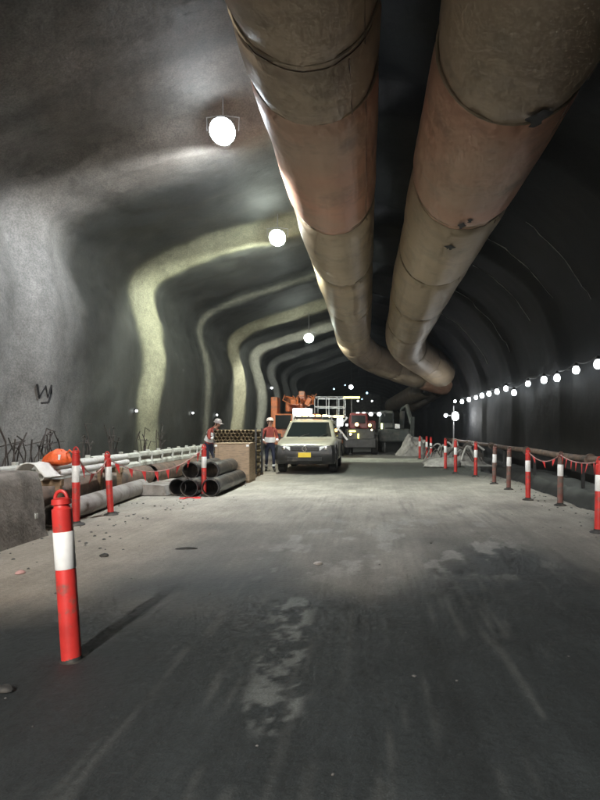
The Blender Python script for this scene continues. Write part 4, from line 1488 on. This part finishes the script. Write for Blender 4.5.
em.tube([(-0.06, -0.115, 0.825), (-0.03, -0.115, 0.745), (0, -0.115, 0.79), (0.03, -0.115, 0.745), (0.06, -0.115, 0.825)], 0.010, 6)
em.build('emblem', 'chrome', ut, True)
# wipers, roof rack, light bar, tray
for sx in (-0.35, 0.30):
    MB().tube([(sx, 1.20, 1.15), (sx + 0.35, 1.38, 1.26)], 0.012, 5).build('wiper', 'car_black', ut)
rk = MB()
for sx in (-0.62, 0.62):
    rk.tube([(sx, 2.25, 1.74), (sx, 2.3, 1.80), (sx, 3.1, 1.80), (sx, 3.15, 1.74)], 0.018, 6)
for y in (2.35, 2.7, 3.05):
    rk.tube([(-0.62, y, 1.80), (0.62, y, 1.80)], 0.016, 6)
rk.build('roof_rack', 'dark_steel', ut, True)
lb = MB().box((0, 2.35, 1.835), (1.20, 0.16, 0.05), bev=0.01).build('light_bar', 'car_black', ut)
for k in range(5):
    MB().box((-0.46 + k * 0.23, 2.34, 1.885), (0.17, 0.15, 0.06), bev=0.015).build('beacon', 'led_amber' if k % 2 else 'led_warm', lb)
tr_ = MB()
for sx in (-0.86, 0.86):
    tr_.box((sx, 4.35, 1.20), (0.08, 1.3, 0.16), bev=0.01)
tr_.box((0, 3.78, 1.42), (1.6, 0.06, 0.60), bev=0.01)
tr_.build('tray_frame', 'dark_steel', ut)

# ---- service truck with orange boom behind the pickup
tk = thing('boom_truck', 'white fronted works truck with orange boom on top, behind the pickup', 'truck', (-3.25, 27.0, 0))
MB().box((0, 2.6, 0.72), (2.1, 5.6, 0.36), bev=0.04).build('chassis', 'dark_steel', tk)
MB().box((0, 0.65, 1.45), (2.30, 1.5, 1.30), bev=0.10, taper=(0.96, 0.88)).build('cab', 'machine_orange', tk)
MB().box((0.32, -0.125, 2.02), (0.90, 0.05, 0.62), bev=0.01).build('white_panel', 'truck_white', tk)
MB().box((-0.55, -0.125, 1.72), (0.70, 0.05, 0.62), bev=0.01).build('windscreen', 'glass', tk)
MB().box((0.62, -0.10, 1.5), (0.8, 0.03, 0.3), bev=0.01).build('windscreen', 'glass', tk)
MB().box((0, -0.15, 0.85), (2.25, 0.14, 0.28), bev=0.03).build('bumper', 'machine_orange', tk)
lbk = MB().box((0.35, -0.14, 1.70), (1.25, 0.08, 0.06), bev=0.01).build('lamp_rail', 'dark_steel', tk)
for k in range(4):
    MB().box((-0.10 + k * 0.30, -0.19, 1.70), (0.24, 0.05, 0.10), bev=0.015).build('marker_lamp', 'led_warm' if k % 2 else 'led_amber', lbk)
for x in (0.08, 0.50):
    MB().box((x, -0.17, 2.20), (0.36, 0.05, 0.22), bev=0.02).build('roof_lamp', 'led_white', tk)
for sx in (-1, 1):
    for y in (0.7, 3.6, 4.75):
        wheel(tk, (sx * 0.98, y, 0.50), 0.50, 0.32, sx)
# orange boom: knuckled arms, cylinders and hose bundles piled over the cab
bo = MB()
bo.box((-0.1, 1.2, 2.42), (0.9, 1.2, 0.45), bev=0.06)
bo.box((0.35, 0.15, 2.75), (0.26, 1.9, 0.24), rot=Matrix.Rotation(R(-12), 3, 'X'), bev=0.03)
bo.box((-0.25, 0.3, 2.70), (0.24, 1.6, 0.22), rot=Matrix.Rotation(R(8), 3, 'X') @ Matrix.Rotation(R(14), 3, 'Z'), bev=0.03)
bo.box((0.62, -0.35, 2.62), (0.20, 0.6, 0.36), rot=Matrix.Rotation(R(28), 3, 'Y'), bev=0.03)
boom = bo.build('boom', 'machine_orange', tk)
hs = MB()
for k in range(9):
    a = random.uniform(-0.7, 0.6)
    hs.tube([(a, 0.9, 2.55), (a + random.uniform(-0.2, 0.3), 0.4, 2.85 + random.uniform(0, 0.15)), (a + random.uniform(-0.1, 0.4), -0.1, 2.78 + random.uniform(-0.1, 0.15)), (a + random.uniform(0, 0.5), -0.3, 2.5)], 0.03, 6)
hs.build('hose_bundle', 'machine_orange', boom, True)
MB().cyl((0.1, 0.9, 2.6), (0.35, -0.5, 2.78), 0.05, n=10).build('hydraulic_ram', 'chrome', boom)
# tall orange stack on the left side
MB().box((-0.98, 0.45, 2.1), (0.30, 0.9, 1.5), bev=0.04).build('side_stack', 'machine_orange', tk)

# ---- lifting platform
ep = thing('lift_platform', 'scissor lift with white railed basket beyond the pickup roof', 'lift', (-2.0, 31.0, 0), R(0))
MB().box((0, 1.0, 0.55), (1.3, 2.6, 0.5), bev=0.04).build('base', 'machine_orange', ep)
for sx in (-1, 1):
    for y in (0.15, 1.85):
        wheel(ep, (sx * 0.62, y, 0.33), 0.33, 0.22, sx)
for sx in (-0.42, 0.42):
    MB().box((sx, 1.0, 1.42), (0.10, 0.12, 1.55), rot=Matrix.Rotation(R(38), 3, 'Y'), bev=0.01).build('scissor_arm', 'rail_white', ep)
    MB().box((sx, 1.15, 1.42), (0.10, 0.12, 1.55), rot=Matrix.Rotation(R(-38), 3, 'Y'), bev=0.01).build('scissor_arm', 'rail_white', ep)
MB().box((0, 1.0, 2.06), (1.55, 2.2, 0.10), bev=0.02).build('deck', 'rail_white', ep)
bk = MB()
for z in (2.55, 3.05):
    bk.tube([(-0.75, -0.05, z), (0.75, -0.05, z), (0.75, 2.05, z), (-0.75, 2.05, z), (-0.75, -0.05, z)], 0.022, 6)
for x in (-0.75, -0.15, 0.40, 0.75):
    for y in (-0.05, 2.05):
        bk.cyl((x, y, 2.1), (x, y, 3.05), 0.02, n=6)
bk.build('basket_rail', 'rail_white', ep)
for x in (-0.55, -0.1, 0.35, 0.62):
    MB().box((x, -0.13, 2.04), (0.22, 0.05, 0.09), bev=0.015).build('deck_lamp', 'led_warm' if x < 0.3 else 'led_amber', ep)
MB().box((0.55, -0.06, 1.75), (0.3, 0.08, 0.4), bev=0.03).build('white_box', 'led_white', ep)

# ---- red loader
rl = thing('red_loader', 'dark red works machine with amber lamps, right of the pickup roof', 'loader', (-0.42, 32.5, 0))
MB().box((0, 1.6, 1.05), (1.6, 3.4, 0.75), bev=0.08).build('chassis', 'dark_steel', rl)
MB().box((-0.1, 0.9, 1.82), (1.15, 1.3, 0.9), bev=0.10, taper=(0.85, 0.85)).build('cab', 'machine_red', rl)
MB().box((-0.1, 0.235, 1.92), (0.75, 0.04, 0.42), bev=0.01, rot=Matrix.Rotation(R(-6), 3, 'X')).build('windscreen', 'glass', rl)
MB().box((0.45, 1.9, 1.60), (0.8, 2.0, 0.5), bev=0.08).build('engine_cover', 'machine_red', rl)
MB().box((0, -0.15, 0.62), (1.7, 0.25, 0.5), bev=0.05).build('blade', 'dark_steel', rl)
for sx in (-1, 1):
    for y in (0.5, 2.7):
        wheel(rl, (sx * 0.78, y, 0.55), 0.55, 0.35, sx)
for x, z, mm, sz in ((-0.72, 1.62, 'led_white', 0.13), (-0.18, 1.64, 'led_amber', 0.19), (0.52, 1.60, 'led_amber', 0.17), (-0.52, 1.12, 'led_warm', 0.12), (0.62, 1.35, 'led_warm', 0.09)):
    a_ = MB().box((x, -0.02, z), (sz * 1.3, 0.5, sz * 1.2), bev=0.02).build('lamp_housing', 'dark_steel', rl)
    MB().lathe([(sz * 0.3, -0.02), (sz * 0.5, 0.0), (sz * 0.5, 0.03), (sz * 0.3, 0.04)], (x, -0.275, z), 12, rot=Matrix.Rotation(R(90), 3, 'X')).build('lens', mm, a_, True)
MB().box((-0.42, -0.03, 1.28), (0.34, 0.5, 0.09), bev=0.01).build('marker_strip', 'led_yellow', rl)
MB().box((-0.10, -0.03, 1.02), (0.08, 0.5, 0.26), bev=0.01).build('marker_strip', 'led_yellow', rl)

# ---- lamp rack and light batten over the far machines
gt = thing('lamp_gantry', 'steel gantry with four white lamps in a row beyond the red machine', 'gantry', (0.05, 36.0, 0))
g = MB()
for x in (-1.0, 0.95):
    g.box((x, 0, 1.2), (0.09, 0.09, 2.4))
g.box((-0.02, 0, 2.36), (2.1, 0.09, 0.09))
g.build('frame', 'dark_steel', gt)
for x in (-0.66, -0.30, 0.12, 0.62):
    MB().lathe([(0.05, -0.05), (0.115, -0.03), (0.115, 0.03), (0.05, 0.05)], (x, -0.09, 2.28), 14, rot=Matrix.Rotation(R(90), 3, 'X')).build('lamp', 'led_white', gt, True)
MB().box((0.78, -0.08, 1.30), (0.09, 0.05, 0.85), bev=0.01).build('light_stick', 'led_lime', gt)
lbn = thing('light_batten', 'yellow horizontal light batten on a post above the red machine', 'lamp', (-0.95, 34.5, 0))
MB().box((0, 0.08, 1.55), (0.07, 0.07, 3.1)).build('post', 'dark_steel', lbn)
MB().box((0, 0, 3.20), (1.0, 0.1, 0.14), bev=0.02).build('housing', 'dark_steel', lbn)
MB().box((0, -0.06, 3.20), (0.96, 0.03, 0.11), bev=0.01).build('lens', 'led_yellow', lbn)

# ---- dark drill rig
dr = thing('drill_rig', 'dark muddy drilling rig in the gloom left of the rock pile', 'rig', (1.55, 36.0, 0))
MB().box((0, 1.8, 1.0), (1.9, 4.2, 0.8), bev=0.10).build('body', 'machine_green', dr)
MB().box((-0.45, 0.6, 1.95), (0.95, 1.3, 1.1), bev=0.10, taper=(0.9, 0.85)).build('cab', 'machine_green', dr)
MB().box((-0.45, -0.03, 2.05), (0.70, 0.05, 0.55), bev=0.01, rot=Matrix.Rotation(R(-6), 3, 'X')).build('windscreen', 'glass', dr)
for sx in (-1, 1):
    for y in (0.6, 3.2):
        wheel(dr, (sx * 0.9, y, 0.58), 0.58, 0.4, sx)
MB().tube([(0.5, 1.2, 1.3), (0.55, 0.4, 2.6), (0.75, -0.6, 2.75), (0.95, -1.6, 1.7)], [0.17, 0.15, 0.13, 0.12], 8).build('boom', 'machine_green', dr, True)
MB().box((0.98, -1.7, 1.3), (0.22, 0.25, 1.6), bev=0.03, rot=Matrix.Rotation(R(9), 3, 'X')).build('feed_beam', 'machine_green', dr)
MB().box((0.2, -0.35, 1.55), (0.3, 0.12, 0.28), bev=0.03).build('lamp_box', 'truck_white', dr)

# ---- rock pile
def heap(name, label, loc, rx, ry, h, seed, m, cat, n=26):
    N = n
    P, F = [], []
    for i in range(N):
        for j in range(N):
            u, v = i / (N - 1) * 2 - 1, j / (N - 1) * 2 - 1
            d = math.hypot(u, v)
            z = max(0, 1 - d) ** 0.8 * h * (0.55 + 0.9 * float(fbm(np.array(u * 2.5 + 7), np.array(v * 2.5 + 3), seed, 4)))
            P.append((u * rx, v * ry, z - 0.03 + 0.12 * (float(vnoise(np.array(u * 9 + 40.), np.array(v * 9 + 40.), seed)) - 0.5) * (d < 0.9)))
    F = [(i * N + j, (i + 1) * N + j, (i + 1) * N + j + 1, i * N + j + 1) for i in range(N - 1) for j in range(N - 1)]
    root = thing(name, label, cat, loc)
    MB().add(P, F).build('heap', m, root, False)
    for k in range(14):
        a, d = random.uniform(0, 6.28), random.uniform(0.2, 0.95)
        x, y = math.cos(a) * d * rx, math.sin(a) * d * ry
        u, v = x / rx, y / ry
        i, j = int((u + 1) / 2 * (N - 1)), int((v + 1) / 2 * (N - 1))
        z = P[i * N + j][2]
        s = random.uniform(0.07, 0.17)
        bm = bmesh.new()
        bmesh.ops.create_icosphere(bm, subdivisions=1, radius=s)
        for vv in bm.verts:
            vv.co *= random.uniform(0.7, 1.25)
        me = bpy.data.meshes.new('stone')
        bm.to_mesh(me)
        bm.free()
        me.materials.append(M[m])
        o = link('stone', me, root)
        o.location = (x, y, max(z, 0.02) + s * 0.25)
    return root


heap('rock_pile', 'pale grey pile of broken rock beside the distant red posts', (2.45, 32.0, 0), 1.0, 1.3, 1.25, 171, 'rock', 'rock pile')
hp = heap('scrap_heap', 'messy heap of pale hoses and bent rods at the right verge', (3.55, 25.0, 0), 1.35, 1.9, 0.75, 181, 'rock', 'scrap heap')
for k in range(22):
    x, y = random.uniform(-1.1, 0.9), random.uniform(-1.6, 1.0)
    z = random.uniform(0.1, 0.55)
    L = random.uniform(0.5, 1.1)
    a = random.uniform(0, 6.28)
    dx, dy = math.cos(a) * L, math.sin(a) * L * 0.7
    pts = [(x - dx * 0.5, y - dy * 0.5, z * 0.5), (x - dx * 0.2, y, z + random.uniform(0.2, 0.5)), (x + dx * 0.2, y + dy * 0.2, z + random.uniform(0.15, 0.6)), (x + dx * 0.6, y + dy * 0.5, z * 0.6 + random.uniform(0, 0.4))]
    P_ = [tuple(p) for p in catmull(pts, 5)]
    MB().tube(P_, random.uniform(0.02, 0.05), 6).build('hose' if k % 2 else 'rod', 'hose_grey' if k % 2 else 'rebar', hp, True)
sb = thing('sandbag', 'low pale sandbag lying in front of the scrap heap', 'sandbag', (2.75, 22.3, 0.04))
lump(0.75, 0.45, 0.30, 9).build('bag', 'hose_grey', sb, True)

# ---- work light mast at the far right
wm = thing('work_light_mast', 'tall mast with a very bright work light where the bulb row ends', 'lamp', (5.35, 37.5, float(ground_z(5.35, 37.5))))
MB().cyl((0, 0, 0), (0, 0, 3.1), 0.05, 0.04, n=10).build('pole', 'steel', wm)
for a in (0, 2.1, 4.2):
    MB().cyl((0, 0, 0.7), (0.6 * math.cos(a), 0.6 * math.sin(a), 0.0), 0.025, n=6).build('leg', 'steel', wm)
MB().box((0.08, -0.02, 2.45), (0.42, 0.2, 0.55), bev=0.03).build('lamp_head', 'dark_steel', wm)
MB().lathe([(0.10, -0.04), (0.21, -0.01), (0.21, 0.02), (0.10, 0.04)], (0.08, -0.15, 2.45), 16, rot=Matrix.Diagonal((1, 1, 1.3)).to_3x3() @ Matrix.Rotation(R(90), 3, 'X')).build('lens', 'bulb', wm, True)
MB().lathe([(0.05, -0.03), (0.11, -0.01), (0.11, 0.02), (0.05, 0.03)], (-0.50, -0.06, 2.5), 12, rot=Matrix.Rotation(R(90), 3, 'X')).build('side_lens', 'bulb', wm, True)
MB().cyl((-0.5, 0, 2.5), (0, 0, 2.5), 0.02, n=6).build('side_arm', 'steel', wm)
ld = bpy.data.lights.new('mast_glow', 'POINT')
ld.energy = 120
ld.shadow_soft_size = 0.2
lo = bpy.data.objects.new('mast_glow', ld)
col.objects.link(lo)
lo.parent = wm
lo.location = (0.08, -0.45, 2.45)

# ---- pinprick lamps far down the tunnel
fl = [(351, 387), (367, 393), (358, 401), (334, 389), (372, 401), (345, 385), (382, 419), (362, 399), (376, 384)]
FL = ['brightest of the pinprick lamps in the dark tunnel end', 'tiny bluish lamp in the dark tunnel end, above the red machine', 'tiny white lamp in the dark tunnel end, just below the yellow batten', 'leftmost bluish pinprick lamp, above the lift basket',
      'rightmost white pinprick lamp above the row of gantry lamps', 'bluish pinprick lamp just left of the brightest one', 'low white pinprick lamp by the dark drilling rig', 'bluish pinprick lamp just right of the yellow batten', 'highest white pinprick lamp at the right, under the duct tail']
for k, (px, py) in enumerate(fl):
    Y = 58 + 6 * k
    p = at(px, py, Y)
    root = thing('tunnel_lamp', FL[k], 'lamp', p, group='pinprick lamps at the far end')
    s_ = 0.10 if k else 0.2
    MB().lathe([(s_ * 0.3, -s_), (s_, -s_ * 0.5), (s_, s_ * 0.5), (s_ * 0.3, s_)], (0, 0, 0), 10).build('lens', ('led_white', 'led_blue')[k % 2], root, True)
    zt = wall_point(Y, x=p.x).z - p.z + 0.2
    MB().cyl((0, 0, s_ * 0.6), (0, 0, zt), 0.02, n=6).build('rod', 'dark_steel', root)

for nm in ('lens_cool', 'lens_green', 'bulb'):      # these lamps carry their own light objects
    M[nm].cycles.emission_sampling = 'NONE'

# ------------------------------------------------------------------ dusty air
DENS = 0.0012
hz = MB().box((0, 51.5, 4.0), (24, 140, 11)).build('haze', 'cable')
hz.data.materials.clear()
hm = bpy.data.materials.new('haze')
hm.use_nodes = True
hm.node_tree.nodes.remove(hm.node_tree.nodes['Principled BSDF'])
pv = hm.node_tree.nodes.new('ShaderNodeVolumePrincipled')
pv.inputs['Color'].default_value = (0.86, 0.92, 1.0, 1)
pv.inputs['Anisotropy'].default_value = 0.72
pv.inputs['Density'].default_value = DENS
hm.node_tree.links.new(pv.outputs[0], hm.node_tree.nodes['Material Output'].inputs['Volume'])
hz.data.materials.append(hm)
tag(hz, 'thin dusty haze hanging in the tunnel air', 'haze', kind='stuff')
